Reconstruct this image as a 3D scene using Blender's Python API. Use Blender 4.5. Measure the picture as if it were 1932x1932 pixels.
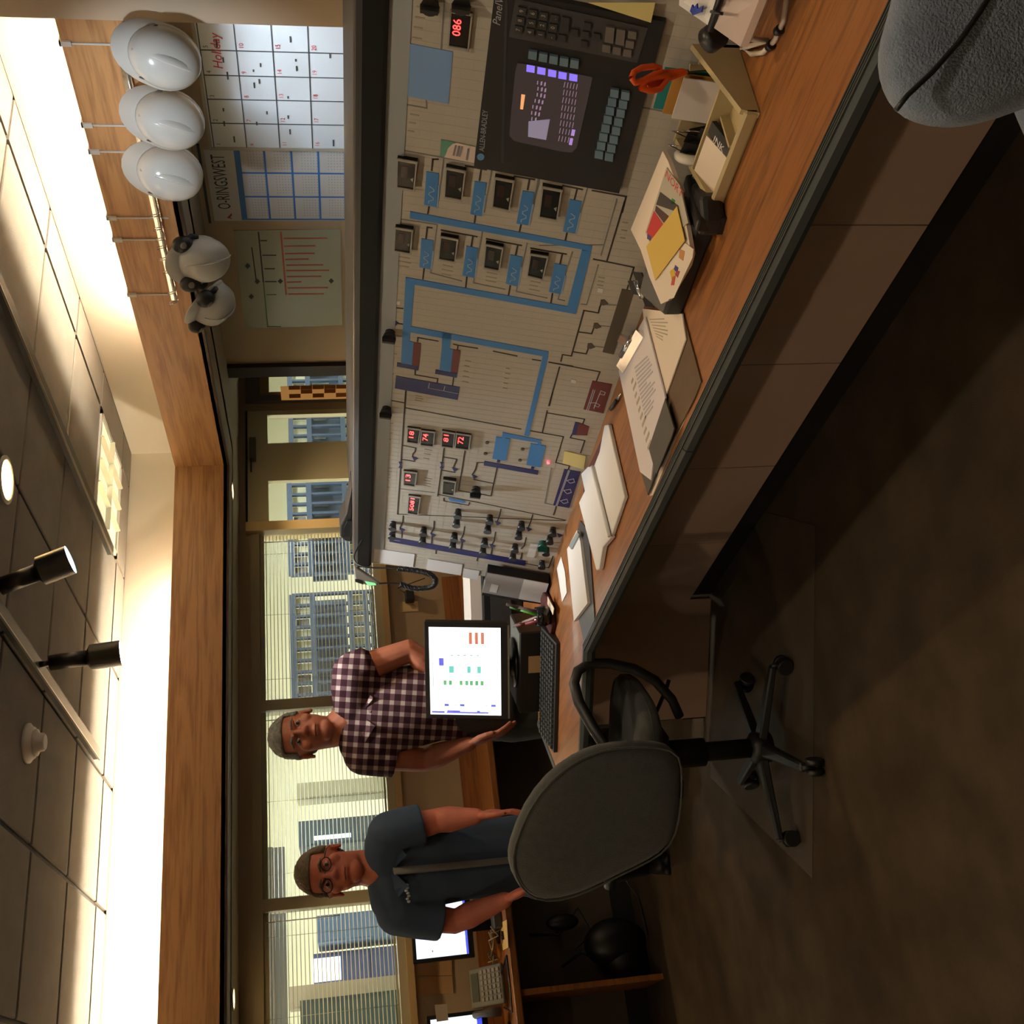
import bpy, bmesh, math, random
from mathutils import Vector, Matrix
random.seed(7)
S = bpy.context.scene
COL = S.collection
for o in list(bpy.data.objects): bpy.data.objects.remove(o)

# ---------------------------------------------------------------- camera, world, exposure
H = 1.58
YAW, PITCH, ROLL, FPX = 0.49999037, 0.16712014, 0.0430803, 2075.0
ca, sa, cb, sb, cc, sc_ = math.cos(YAW), math.sin(YAW), math.cos(PITCH), math.sin(PITCH), math.cos(ROLL), math.sin(ROLL)
FW = Vector((sa*cb, ca*cb, -sb)); R0 = Vector((ca, -sa, 0)); D0 = FW.cross(R0)
RT = R0*cc + D0*sc_; DN = -R0*sc_ + D0*cc          # right and down of the room as seen
CAM = Vector((0, 0, H))
cam = bpy.data.cameras.new('camera'); cam.sensor_width = 36; cam.sensor_height = 36; cam.sensor_fit = 'HORIZONTAL'
cam.lens = FPX/1932*36; cam.clip_start = .02
co = bpy.data.objects.new('camera', cam); COL.objects.link(co)
m = Matrix.Identity(4)
for i in range(3):
    m[i][0] = DN[i]; m[i][1] = RT[i]; m[i][2] = -FW[i]; m[i][3] = CAM[i]   # the photograph lies on its side
co.matrix_world = m
S.camera = co

w = bpy.data.worlds.new('world'); S.world = w; w.use_nodes = True
w.node_tree.nodes['Background'].inputs[0].default_value = (.9, .75, .55, 1)
w.node_tree.nodes['Background'].inputs[1].default_value = .004
S.view_settings.view_transform = 'Standard'; S.view_settings.look = 'None'
S.view_settings.exposure = 1.4; S.view_settings.gamma = 1; S.view_settings.use_curve_mapping = False
try:
    S.cycles.use_denoising = True; S.cycles.max_bounces = 7; S.cycles.sample_clamp_indirect = 4
except Exception: pass

# ---------------------------------------------------------------- helpers
def ray(x, y):
    return (RT*(1932-y-966) + DN*(x-966) + FW*FPX)
def onp(x, y, ax, val):                 # the room point seen at photo pixel x, y that has coordinate ax = val
    d = ray(x, y); return CAM + d*((val-CAM[ax])/d[ax])
def dep(x, y, k):
    d = ray(x, y); return CAM + d*(k/FPX)

MATS = {}
def lin(c): return tuple((v/12.92 if v <= .04045 else ((v+.055)/1.055)**2.4) for v in c)
def mat(name, col, rough=.6, metal=0, emit=None, es=0, noise=0, nscale=8, bump=0, bscale=60, spec=.5, alpha=1, sheen=0):
    if name in MATS: return MATS[name]
    m = bpy.data.materials.new(name); m.use_nodes = True; nt = m.node_tree; b = nt.nodes['Principled BSDF']
    c = lin(col); b.inputs['Base Color'].default_value = (*c, 1)
    b.inputs['Roughness'].default_value = rough; b.inputs['Metallic'].default_value = metal
    b.inputs['Specular IOR Level'].default_value = spec
    if sheen: b.inputs['Sheen Weight'].default_value = sheen
    if emit:
        b.inputs['Emission Color'].default_value = (*lin(emit), 1); b.inputs['Emission Strength'].default_value = es
    if noise or bump:
        tc = nt.nodes.new('ShaderNodeTexCoord')
    if noise:
        n = nt.nodes.new('ShaderNodeTexNoise'); n.inputs['Scale'].default_value = nscale; n.inputs['Detail'].default_value = 4
        r = nt.nodes.new('ShaderNodeValToRGB')
        r.color_ramp.elements[0].position = .3; r.color_ramp.elements[1].position = .7
        r.color_ramp.elements[0].color = (*[v*(1-noise) for v in c], 1); r.color_ramp.elements[1].color = (*[min(1, v*(1+noise)) for v in c], 1)
        nt.links.new(tc.outputs['Object'], n.inputs['Vector']); nt.links.new(n.outputs['Fac'], r.inputs[0]); nt.links.new(r.outputs[0], b.inputs['Base Color'])
    if bump:
        n2 = nt.nodes.new('ShaderNodeTexNoise'); n2.inputs['Scale'].default_value = bscale; n2.inputs['Detail'].default_value = 3
        bp = nt.nodes.new('ShaderNodeBump'); bp.inputs['Strength'].default_value = bump; bp.inputs['Distance'].default_value = .01
        nt.links.new(tc.outputs['Object'], n2.inputs['Vector']); nt.links.new(n2.outputs['Fac'], bp.inputs['Height']); nt.links.new(bp.outputs[0], b.inputs['Normal'])
    MATS[name] = m; return m
def wood(name, c1, c2, axis, rough=.45, scale=1.0):
    """grain running along axis (0 x, 1 y, 2 z), cathedral figure from warped bands"""
    if name in MATS: return MATS[name]
    m = bpy.data.materials.new(name); m.use_nodes = True; nt = m.node_tree; b = nt.nodes['Principled BSDF']
    tc = nt.nodes.new('ShaderNodeTexCoord'); mp = nt.nodes.new('ShaderNodeMapping')
    s = [9*scale]*3; s[axis] = .55*scale; mp.inputs['Scale'].default_value = s
    n = nt.nodes.new('ShaderNodeTexNoise'); n.inputs['Scale'].default_value = 1.6; n.inputs['Detail'].default_value = 5; n.inputs['Distortion'].default_value = .6
    mu = nt.nodes.new('ShaderNodeMath'); mu.operation = 'MULTIPLY'; mu.inputs[1].default_value = 9
    fr = nt.nodes.new('ShaderNodeMath'); fr.operation = 'PINGPONG'; fr.inputs[1].default_value = 1
    n2 = nt.nodes.new('ShaderNodeTexNoise'); n2.inputs['Scale'].default_value = 14; n2.inputs['Detail'].default_value = 3
    mx = nt.nodes.new('ShaderNodeMath'); mx.operation = 'MULTIPLY_ADD'; mx.inputs[1].default_value = .45
    r = nt.nodes.new('ShaderNodeValToRGB'); r.color_ramp.elements[0].position = .15; r.color_ramp.elements[1].position = .85
    r.color_ramp.elements[0].color = (*lin(c1), 1); r.color_ramp.elements[1].color = (*lin(c2), 1)
    L = nt.links.new
    L(tc.outputs['Object'], mp.inputs[0]); L(mp.outputs[0], n.inputs['Vector']); L(mp.outputs[0], n2.inputs['Vector'])
    L(n.outputs['Fac'], mu.inputs[0]); L(mu.outputs[0], fr.inputs[0]); L(fr.outputs[0], mx.inputs[0]); L(n2.outputs['Fac'], mx.inputs[2])
    L(mx.outputs[0], r.inputs[0]); L(r.outputs[0], b.inputs['Base Color']); b.inputs['Roughness'].default_value = rough
    MATS[name] = m; return m
def glassmat(name, tint=(1, 1, 1), f=.06):
    if name in MATS: return MATS[name]
    m = bpy.data.materials.new(name); m.use_nodes = True; nt = m.node_tree
    for n in list(nt.nodes): nt.nodes.remove(n)
    o = nt.nodes.new('ShaderNodeOutputMaterial'); mx = nt.nodes.new('ShaderNodeMixShader'); t = nt.nodes.new('ShaderNodeBsdfTransparent'); g = nt.nodes.new('ShaderNodeBsdfGlossy')
    t.inputs[0].default_value = (*tint, 1); g.inputs['Roughness'].default_value = .02; mx.inputs[0].default_value = f
    nt.links.new(t.outputs[0], mx.inputs[1]); nt.links.new(g.outputs[0], mx.inputs[2]); nt.links.new(mx.outputs[0], o.inputs[0])
    MATS[name] = m; return m
def emis(name, col, strength):
    if name in MATS: return MATS[name]
    return mat(name, (.8, .8, .8), emit=col, es=strength)

WM = {}
class MB:
    """collects shapes into one bmesh"""
    def __init__(s): s.bm = bmesh.new()
    def add(s, verts, faces, smooth=False):
        vs = [s.bm.verts.new(v) for v in verts]
        for f in faces:
            try:
                fc = s.bm.faces.new([vs[i] for i in f]); fc.smooth = smooth
            except ValueError: pass
        return s
    def box(s, a, b, M=None):
        x0, y0, z0 = a; x1, y1, z1 = b
        v = [Vector(p) for p in ((x0,y0,z0),(x1,y0,z0),(x1,y1,z0),(x0,y1,z0),(x0,y0,z1),(x1,y0,z1),(x1,y1,z1),(x0,y1,z1))]
        if M: v = [M @ p for p in v]
        return s.add(v, [(3,2,1,0),(4,5,6,7),(0,1,5,4),(1,2,6,5),(2,3,7,6),(3,0,4,7)])
    def hexa(s, b4, t4):
        return s.add(list(b4)+list(t4), [(3,2,1,0),(4,5,6,7),(0,1,5,4),(1,2,6,5),(2,3,7,6),(3,0,4,7)])
    def prism(s, poly, off):
        off = Vector(off); n = len(poly); p = [Vector(q) for q in poly]
        return s.add(p+[q+off for q in p], [tuple(range(n))[::-1], tuple(range(n, 2*n))]+[(i, (i+1) % n, n+(i+1) % n, n+i) for i in range(n)])
    def cyl(s, a, b, r0, r1=None, n=16, cap=True, smooth=True):
        a = Vector(a); b = Vector(b); r1 = r0 if r1 is None else r1
        d = (b-a).normalized(); u = d.orthogonal().normalized(); v = d.cross(u)
        ring = lambda c, r: [c+(u*math.cos(2*math.pi*i/n)+v*math.sin(2*math.pi*i/n))*r for i in range(n)]
        vs = [s.bm.verts.new(p) for p in ring(a, r0)+ring(b, r1)]
        for i in range(n):
            f = s.bm.faces.new((vs[i], vs[(i+1) % n], vs[n+(i+1) % n], vs[n+i])); f.smooth = smooth
        if cap:
            s.bm.faces.new(vs[:n][::-1]); s.bm.faces.new(vs[n:])
        return s
    def tube(s, pts, r, n=8, rs=None, flat=1.0, cap=True):
        pts = [Vector(p) for p in pts]; k = len(pts); rings = []; u = None
        for i, p in enumerate(pts):
            t = (pts[min(i+1, k-1)]-pts[max(i-1, 0)]).normalized()
            u = t.orthogonal().normalized() if u is None else (u-t*u.dot(t)).normalized()
            v = t.cross(u); rr = rs[i] if rs else r
            rings.append([s.bm.verts.new(p+(u*math.cos(2*math.pi*j/n)+v*math.sin(2*math.pi*j/n)*flat)*rr) for j in range(n)])
        for i in range(k-1):
            for j in range(n):
                f = s.bm.faces.new((rings[i][j], rings[i][(j+1) % n], rings[i+1][(j+1) % n], rings[i+1][j])); f.smooth = True
        if cap:
            s.bm.faces.new(rings[0][::-1]); s.bm.faces.new(rings[-1])
        return s
    def lathe(s, prof, c, n=24, M=None, sx=1, sy=1):
        c = Vector(c); rings = []
        for r, z in prof:
            ring = []
            for j in range(n):
                p = Vector((math.cos(2*math.pi*j/n)*r*sx, math.sin(2*math.pi*j/n)*r*sy, z))
                if M: p = M @ p
                ring.append(s.bm.verts.new(c+p))
            rings.append(ring)
        for i in range(len(rings)-1):
            for j in range(n):
                f = s.bm.faces.new((rings[i][j], rings[i][(j+1) % n], rings[i+1][(j+1) % n], rings[i+1][j])); f.smooth = True
        s.bm.faces.new(rings[0][::-1]); s.bm.faces.new(rings[-1])
        return s
    def ell(s, c, r, M=None, n=16, m_=10):
        prof = [(math.sin(math.pi*i/m_), -math.cos(math.pi*i/m_)) for i in range(1, m_)]
        c = Vector(c); rings = []
        P = lambda x, y, z: c+((M @ Vector((x*r[0], y*r[1], z*r[2]))) if M else Vector((x*r[0], y*r[1], z*r[2])))
        for q, z in prof:
            rings.append([s.bm.verts.new(P(math.cos(2*math.pi*j/n)*q, math.sin(2*math.pi*j/n)*q, z)) for j in range(n)])
        lo = s.bm.verts.new(P(0, 0, -1)); hi = s.bm.verts.new(P(0, 0, 1))
        for i in range(len(rings)-1):
            for j in range(n):
                f = s.bm.faces.new((rings[i][j], rings[i][(j+1) % n], rings[i+1][(j+1) % n], rings[i+1][j])); f.smooth = True
        for j in range(n):
            s.bm.faces.new((lo, rings[0][(j+1) % n], rings[0][j])).smooth = True
            s.bm.faces.new((hi, rings[-1][j], rings[-1][(j+1) % n])).smooth = True
        return s
    def text(s, txt, size, fn, depth=0, align='LEFT', shear=0, space=1):
        c = bpy.data.curves.new('t', 'FONT'); c.body = txt; c.size = size; c.align_x = align; c.shear = shear; c.space_character = space; c.resolution_u = 2
        o = bpy.data.objects.new('t', c); COL.objects.link(o); bpy.context.view_layer.update()
        me = bpy.data.meshes.new_from_object(o.evaluated_get(bpy.context.evaluated_depsgraph_get()))
        s.add([fn(v.co.x, v.co.y) for v in me.vertices], [tuple(p.vertices) for p in me.polygons])
        bpy.data.objects.remove(o); bpy.data.curves.remove(c); bpy.data.meshes.remove(me); return s
    def fit(s, txt, O, X, Y):
        """lettering stretched to fill the box with corner O and sides X, Y"""
        c = bpy.data.curves.new('t', 'FONT'); c.body = txt; c.size = 1; c.resolution_u = 2; c.offset = .012
        o = bpy.data.objects.new('t', c); COL.objects.link(o); bpy.context.view_layer.update()
        me = bpy.data.meshes.new_from_object(o.evaluated_get(bpy.context.evaluated_depsgraph_get()))
        xs = [v.co.x for v in me.vertices]; ys = [v.co.y for v in me.vertices]; x0, x1, y0, y1 = min(xs), max(xs), min(ys), max(ys)
        s.add([O+X*((v.co.x-x0)/(x1-x0))+Y*((v.co.y-y0)/(y1-y0)) for v in me.vertices], [tuple(p.vertices) for p in me.polygons])
        bpy.data.objects.remove(o); bpy.data.curves.remove(c); bpy.data.meshes.remove(me); return s
    def bevel(s, w_, seg=2):
        bmesh.ops.remove_doubles(s.bm, verts=s.bm.verts, dist=1e-6)
        ed = [e for e in s.bm.edges if len(e.link_faces) == 2 and e.calc_face_angle(0) > .6]
        bmesh.ops.bevel(s.bm, geom=ed, offset=w_, segments=seg, affect='EDGES', profile=.5); return s
    def mesh(s, name, m_):
        bmesh.ops.recalc_face_normals(s.bm, faces=s.bm.faces)
        me = bpy.data.meshes.new(name); s.bm.to_mesh(me); s.bm.free()
        if m_: me.materials.append(m_)
        return me
    def obj(s, name, m_, parent=None): return put(name, s.mesh(name, m_), parent)
def put(name, me, parent=None):
    """link a mesh given in room coordinates; a child keeps its place under its parent"""
    o = bpy.data.objects.new(name, me); COL.objects.link(o)
    if parent is not None:
        W = WM.get(parent.name, Matrix.Identity(4)); me.transform(W.inverted()); o.parent = parent; WM[o.name] = W
    else: WM[o.name] = Matrix.Identity(4)
    return o
def share(name, me, parent, loc, rot=None):
    """another piece with the same mesh data (local coordinates), placed at loc in the room"""
    o = bpy.data.objects.new(name, me); COL.objects.link(o)
    W = WM.get(parent.name, Matrix.Identity(4)) if parent else Matrix.Identity(4)
    T = Matrix.Translation(loc) @ (rot.to_4x4() if rot else Matrix.Identity(4))
    o.parent = parent; o.matrix_local = W.inverted() @ T; WM[o.name] = T
    return o
def tag(o, label, cat, group=None, kind=None):
    o['label'] = label; o['category'] = cat
    if group: o['group'] = group
    if kind: o['kind'] = kind
    return o
def thing(name, label, cat, loc=(0, 0, 0), group=None, rotz=0):
    o = bpy.data.objects.new(name, None); COL.objects.link(o); o.empty_display_size = .05
    o.location = loc; o.rotation_euler = (0, 0, rotz)
    WM[o.name] = Matrix.Translation(loc) @ Matrix.Rotation(rotz, 4, 'Z')
    return tag(o, label, cat, group)
def struct(name, mb, m_, label, cat='room'):
    o = mb.obj(name, m_); o['kind'] = 'structure'; o['label'] = label; o['category'] = cat; return o
def plabel(o, l): o['label'] = l; return o
def smooth(o, angle=40):
    for p in o.data.polygons: p.use_smooth = True
    return o
def lamp(name, kind, loc, energy, col, size=.1, rot=None, spot=None, blend=.5, parent=None):
    l = bpy.data.lights.new(name, kind); l.energy = energy; l.color = col
    if kind == 'SPOT': l.spot_size = spot; l.spot_blend = blend; l.shadow_soft_size = size
    elif kind == 'AREA': l.size = size
    else: l.shadow_soft_size = size
    o = bpy.data.objects.new(name, l); COL.objects.link(o)
    T = Matrix.Translation(loc) @ ((rot if rot else Matrix.Identity(3)).to_4x4())
    if parent: o.parent = parent; o.matrix_local = WM[parent.name].inverted() @ T
    else: o.matrix_world = T
    return o
def aim(d): return Vector(d).to_track_quat('-Z', 'Y').to_matrix()
# ---------------------------------------------------------------- materials of the room
M_CARPET = mat('carpet', (.27, .225, .17), .95, noise=.25, nscale=5, bump=.5, bscale=300, spec=.1)
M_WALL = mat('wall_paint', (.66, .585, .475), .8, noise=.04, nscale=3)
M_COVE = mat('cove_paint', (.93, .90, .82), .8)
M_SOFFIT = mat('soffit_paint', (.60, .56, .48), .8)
M_TILE = mat('ceiling_tile', (.54, .515, .48), .95, noise=.06, nscale=7, bump=.25, bscale=220, spec=.1)
M_TBAR = mat('ceiling_grid_dark', (.17, .155, .13), .8)
M_OAKX = wood('soffit_oak_x', (.60, .41, .25), (.82, .62, .42), 0, .4, .8)
M_OAKY = wood('soffit_oak_y', (.60, .41, .25), (.82, .62, .42), 1, .4, .8)
M_DESK = wood('desk_oak', (.36, .215, .10), (.58, .37, .19), 1, .38, 1.5)
M_DESKX = wood('back_desk_oak', (.40, .24, .11), (.60, .38, .18), 0, .4, 1.2)
M_BASE = mat('black_base', (.07, .065, .06), .7)
M_CREAM = mat('cream_paint', (.80, .765, .64), .6)

# ---------------------------------------------------------------- floor, walls, ceiling
XR, YB, ZC, ZS, ZW = 4.10, 6.30, 2.72, 2.13, 2.42       # right wall, back wall, ceiling, soffit underside, soffit top edge
XW, YW, XU, YU = 3.42, 5.55, 3.70, 5.84                  # wood faces and the lit upper walls
struct('floor', MB().box((-3, -2.2, -.05), (5.3, YB+.12, 0)), M_CARPET, 'dark brown carpet floor of the control room', 'floor')
struct('wall_left', MB().box((-3.1, -2.2, 0), (-3, YB, ZC)), M_WALL, 'plain painted wall far left of the room', 'wall')
struct('wall_front', MB().box((-3, -2.3, 0), (4.1, -2.2, ZC)), M_WALL, 'plain painted wall behind the photographer', 'wall')
struct('wall_right', MB().box((XR, 2.55, 0), (XR+.1, 5.5, ZS+.02)), M_WALL, 'beige wall behind the whiteboard and posters', 'wall')
struct('wall_partition', MB().box((3.42, 2.3, 0), (XR+.1, 2.62, ZC)), mat('partition_paint', (.82, .74, .64), .8), 'beige end of the partition wall beside the first hard hat', 'wall')
struct('wall_partition_near', MB().box((3.7, -2.2, 0), (3.8, 2.3, ZC)), M_WALL, 'beige wall running beside the console near the camera', 'wall')
bw = MB()
bw.box((-3, YB, 0), (3.36, YB+.1, 1.26)); bw.box((-3, YB, 2.06), (3.36, YB+.1, ZS+.02))
bw.box((3.36, YB, 2.085), (5.3, YB+.1, ZS+.02)); bw.box((4.78, YB, 0), (5.3, YB+.1, 2.085)); bw.box((4.30, YB, 0), (4.36, YB+.1, 2.085)); bw.box((-3.0, YB, 1.26), (-2.2, YB+.1, 2.06))
struct('wall_back', bw, M_WALL, 'beige back wall below and around the long window', 'wall')
struct('wall_alcove', MB().box((5.2, 5.4, 0), (5.3, YB, ZS+.02)), M_WALL, 'dim end wall of the alcove beside the door', 'wall')
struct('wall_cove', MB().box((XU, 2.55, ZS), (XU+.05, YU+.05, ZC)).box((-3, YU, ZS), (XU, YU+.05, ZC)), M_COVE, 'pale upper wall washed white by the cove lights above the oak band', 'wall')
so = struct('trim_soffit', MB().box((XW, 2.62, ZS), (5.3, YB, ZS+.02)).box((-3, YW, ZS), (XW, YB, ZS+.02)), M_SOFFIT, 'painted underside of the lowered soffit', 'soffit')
MB().box((XW, 2.62, ZS-.004), (XW+.022, YW, ZW)).obj('oak_fascia', M_OAKY, so)
MB().box((-3, YW, ZS-.004), (XW+.022, YW+.022, ZW)).obj('oak_fascia', M_OAKX, so)
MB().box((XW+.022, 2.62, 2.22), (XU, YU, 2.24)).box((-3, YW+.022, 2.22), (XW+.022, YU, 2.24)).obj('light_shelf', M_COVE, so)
MB().box((XW-.004, 2.62, ZS-.012), (XW+.03, YW, ZS)).box((-3, YW-.004, ZS-.012), (XW, YW+.03, ZS)).obj('edge_bead', mat('bead_dark', (.24, .15, .09), .5), so)
struct('wall_back_upper', MB().box((-3, YB, ZS), (5.3, YB+.1, ZC)), M_WALL, 'hidden wall above the soffit', 'wall')
ce = struct('ceiling', MB().box((-3, -2.2, ZC+.012), (XU+.05, YU+.05, ZC+.06)), M_TBAR, 'dropped tile ceiling with dark reveals between the tiles', 'ceiling')
tile = MB().box((-.289, -.289, -.0), (.289, .289, .014)).bevel(.004, 1).mesh('ceiling_tile', M_TILE)
gx = [3.46-.6*i for i in range(-1, 10)]; gy = [4.99+.6*i for i in range(-11, 2)]
TRO = (2.86, 3.46, 4.99, 5.59)
for x1 in gx:
    for y0 in gy:
        if abs(x1-3.46) < .01 and abs(y0-4.99) < .01: continue
        x0 = x1-.6; y1 = y0+.6
        a, b_, c_, d_ = max(x0, -3)+.011, min(x1, XU)-.011, y0+.011, min(y1, YU)-.011
        if b_-a < .03 or d_-c_ < .03: continue
        if x1 <= XU and y1 <= YU and x0 >= -3: share('ceiling_tile', tile, ce, ((x0+x1)/2, (y0+y1)/2, ZC-.001))
        else: MB().box((a, c_, ZC-.001), (b_, d_, ZC+.013)).obj('ceiling_tile', M_TILE, ce)

# ---------------------------------------------------------------- cove lights on the shelf behind the oak band
M_TUBE = emis('fluorescent_tube', (1, .94, .84), 55)
M_WHITE = mat('white_enamel', (.86, .85, .82), .4)
def cove(a, b, where):
    a = Vector(a); b = Vector(b); t = thing('cove_light', 'fluorescent cove batten on the soffit shelf '+where, 'light', tuple((a+b)/2), 'cove battens')
    d = (b-a).normalized(); n = Vector((-d.y, d.x, 0))*.03
    MB().hexa([a-n, b-n, b+n, a+n], [p+Vector((0, 0, .04)) for p in (a-n, b-n, b+n, a+n)]).obj('housing', M_WHITE, t)
    MB().cyl(a+Vector((0, 0, .06)), b+Vector((0, 0, .06)), .016, n=10).obj('tube', M_TUBE, t)
for i, (y0, y1) in enumerate(((2.68, 3.24), (3.28, 4.48))):
    cove((3.57, y0, 2.24), (3.57, y1, 2.24), ('behind the nearest hard hats', 'behind the far hard hats')[i])
for i, (x0, x1) in enumerate(((1.62, 2.74), (.40, 1.58), (-.82, .36), (-2.04, -.86))):
    cove((x0, 5.70, 2.24), (x1, 5.70, 2.24), ('above the man in the plaid shirt', 'above the man in the blue shirt', 'above the back desk phone', 'at the far left of the oak band')[i])

s2_ = struct('trim_soffit_left', MB().box((-3, -2.2, ZS), (-2.42, YW, ZS+.02)).box((-2.42, -2.2, ZS), (3.7, -1.62, ZS+.02)), M_SOFFIT, 'painted underside of the unseen soffit added to carry extra cove lights', 'soffit')  # unseen soffit and cove battens added to raise the general room brightness
MB().box((-2.442, -1.62, ZS), (-2.42, YW, ZW)).obj('oak_fascia', M_OAKY, s2_); MB().box((-2.442, -1.642, ZS), (3.7, -1.62, ZW)).obj('oak_fascia', M_OAKX, s2_)
for i, y in enumerate((-.9, .4, 1.7, 3.0, 4.3)): cove((-2.62, y-.58, 2.15), (-2.62, y+.58, 2.15), 'added along the unseen left wall, bay %s' % 'abcde'[i])  # extra battens added for ambient light from the left
for i, x in enumerate((-1.2, .1, 1.4, 2.7)): cove((x-.58, -1.82, 2.15), (x+.58, -1.82, 2.15), 'added along the unseen wall behind the camera, bay %s' % 'abcd'[i])  # more added battens, ambient light from behind the camera
# ---------------------------------------------------------------- ceiling fixtures
t = thing('troffer_light', 'square ceiling troffer with parabolic reflector set in the tile grid', 'light', (3.16, 5.29, ZC))
x0, x1, y0, y1 = TRO
fr = MB()
for a, b_ in (((x0+.01, y0+.01), (x1-.01, y0+.035)), ((x0+.01, y1-.035), (x1-.01, y1-.01)), ((x0+.01, y0+.01), (x0+.035, y1-.01)), ((x1-.035, y0+.01), (x1-.01, y1-.01))):
    fr.box((*a, ZC-.006), (*b_, ZC+.012))
fr.obj('frame', M_WHITE, t)
M_REFL = mat('reflector', (.85, .83, .72), .3, metal=.3, emit=(1, .97, .8), es=.28)  # slight glow put into the pan for the light it reflects
MB().box((x0+.03, y0+.03, ZC+.004), (x1-.03, y1-.03, ZC+.011)).obj('reflector_pan', M_REFL, t)
M_BLADE = mat('louver_blade', (.74, .72, .60), .25, metal=.5, emit=(1, .95, .75), es=.12)  # blades carry a faint built-in glow for reflected light too
for i in range(1, 4):
    q = x0+.03+(.54)*i/4
    MB().prism([(q-.012, y0+.03, ZC+.004), (q+.012, y0+.03, ZC+.004), (q, y0+.03, ZC-.02)], (0, .54, 0)).obj('blade', M_BLADE, t)
MB().prism([(x0+.03, y0+.29, ZC+.004), (x0+.03, y0+.31, ZC+.004), (x0+.03, y0+.30, ZC-.02)], (.54, 0, 0)).obj('blade', M_BLADE, t)
M_BULBW = emis('warm_bulb', (1, .82, .52), 14)
def downlight(x, y, z, r, energy, label, col=(1, .72, .42), group='recessed downlights', spot=2.3):
    t = thing('downlight', label, 'light', (x, y, z), group)
    MB().lathe([(r*1.2, 0), (r*1.2, -.006), (r, -.008), (r*.96, 0)], (x, y, z), 28).obj('trim_ring', M_WHITE, t)
    MB().lathe([(r*.94, -.003), (r*.94, -.0045)], (x, y, z), 24).obj('lens', M_BULBW, t)
    lamp('bulb_light', 'SPOT', (x, y, z-.02), energy, col, r*.7, Matrix.Identity(3), spot, .7, t)
downlight(2.2, 3.62, ZC, .075, 22, 'bright recessed downlight in the dark ceiling tiles, nearest the frame edge')
downlight(2.2, 1.45, ZC, .075, 12, 'unseen recessed downlight added over the near end of the console', spot=2.0)  # unseen lamp added to brighten the near desk
downlight(3.40, 5.815, ZS, .045, 7, 'small warm downlight in the soffit by the door')
downlight(.62, 5.95, ZS, .045, 7, 'small warm downlight in the soffit over the back desk phone')
downlight(-.9, 5.95, ZS, .045, 6, 'small warm downlight in the soffit at the far left')
downlight(.95, 2.35, ZC, .075, 10, 'added recessed downlight over the operator side of the console, out of the picture', spot=2.4, col=(1, .86, .70))  # lamp added out of frame to light the sloping panel
downlight(.95, .55, ZC, .075, 14, 'added recessed downlight over the near operator seat, out of the picture', spot=2.4, col=(1, .86, .70))  # second lamp added out of frame, for the panel's near part
downlight(3.66, 2.98, ZS, .04, 6.5, 'added cool white downlight in the soffit hidden behind the hard hats', col=(.78, .90, 1), spot=2.6)  # hidden lamp added to wash the whiteboard in cool light
downlight(3.66, 3.34, ZS, .04, 6.5, 'added cool white downlight in the soffit above the wall planner', col=(.78, .90, 1), spot=2.6)  # second hidden lamp added for the same board wash
downlight(-.9, 1.2, ZC, .075, 16, 'added unseen downlight over the open floor, nearer one behind the camera', spot=2.5, col=(1, .80, .58))  # lamp added out of frame to lift the floor and base panels
downlight(-.9, 3.2, ZC, .075, 14, 'added unseen downlight over the open floor, further one at the left', spot=2.5, col=(1, .80, .58))  # its added twin, also for floor and base panels
# track lighting
M_BLK = mat('black_metal', (.10, .10, .10), .4)
M_DARK = mat('dark_track', (.16, .15, .135), .45)
def track(x, y0, y1, heads, label, rail=.03):
    t = thing('light_track', label, 'track', (x, (y0+y1)/2, ZC))
    MB().box((x-.024, y0, ZC-rail), (x+.024, y1, ZC-.001)).obj('rail', M_DARK, t)
    MB().box((x-.030, y0, ZC-rail-.002), (x-.024, y1, ZC-rail+.006)).obj('rail_lip', mat('track_lip', (.55, .53, .48), .3, metal=.6), t)
    return t
track(1.70, 1.2, 5.34, 2, 'long ceiling track carrying the two spot heads')
track(2.80, .6, 5.36, 0, 'dark ceiling track without lamp heads nearer the whiteboard')
def spot_head(x, y, dz, tilt, label, energy, col, glow, cone=1.3):
    t = thing('spot_head', label, 'spotlight', (x, y, ZC-.03), 'track spot heads')
    top = Vector((x, y, ZC-.03)); ax = Vector(tilt).normalized()
    a = top+ax*dz*.12; b = top+ax*dz*.58; c = top+ax*dz
    MB().cyl(top, a, .012, n=10).obj('swivel', M_BLK, t)
    MB().cyl(a, b, .030, n=20).obj('lamp_neck', M_BLK, t)
    MB().cyl(b, b+ax*.012, .030, .050, n=20, cap=False).cyl(b+ax*.012, c, .050, n=24, cap=False).obj('lamp_can', M_BLK, t)
    MB().cyl(c-ax*.006, c-ax*.002, .049, n=24).obj('lens', glow, t)
    lamp('bulb_light', 'SPOT', tuple(c+ax*.01), energy, col, .045, aim(ax), cone, .8, t)
G_W = emis('white_lens', (1, 1, 1), 9); G_B = emis('bluish_lens', (.72, .90, 1), 6)
spot_head(1.70, 4.17, .30, (.10, .02, -1), 'black cylinder spot head with white lit lens, far one on the track', 26, (.95, .97, 1), G_W)
spot_head(1.70, 3.50, .27, (.35, -.10, -1), 'black cylinder spot head with bluish lit lens, near one on the track', 40, (.86, .93, 1), G_B)
spot_head(1.70, 2.15, .26, (2.4, 1.2, -1.0), 'unseen black spot head added on the near end of the track to brighten the whiteboard', 26, (.78, .89, 1), G_B, .7)  # extra head added out of frame to brighten the whiteboard
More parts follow.
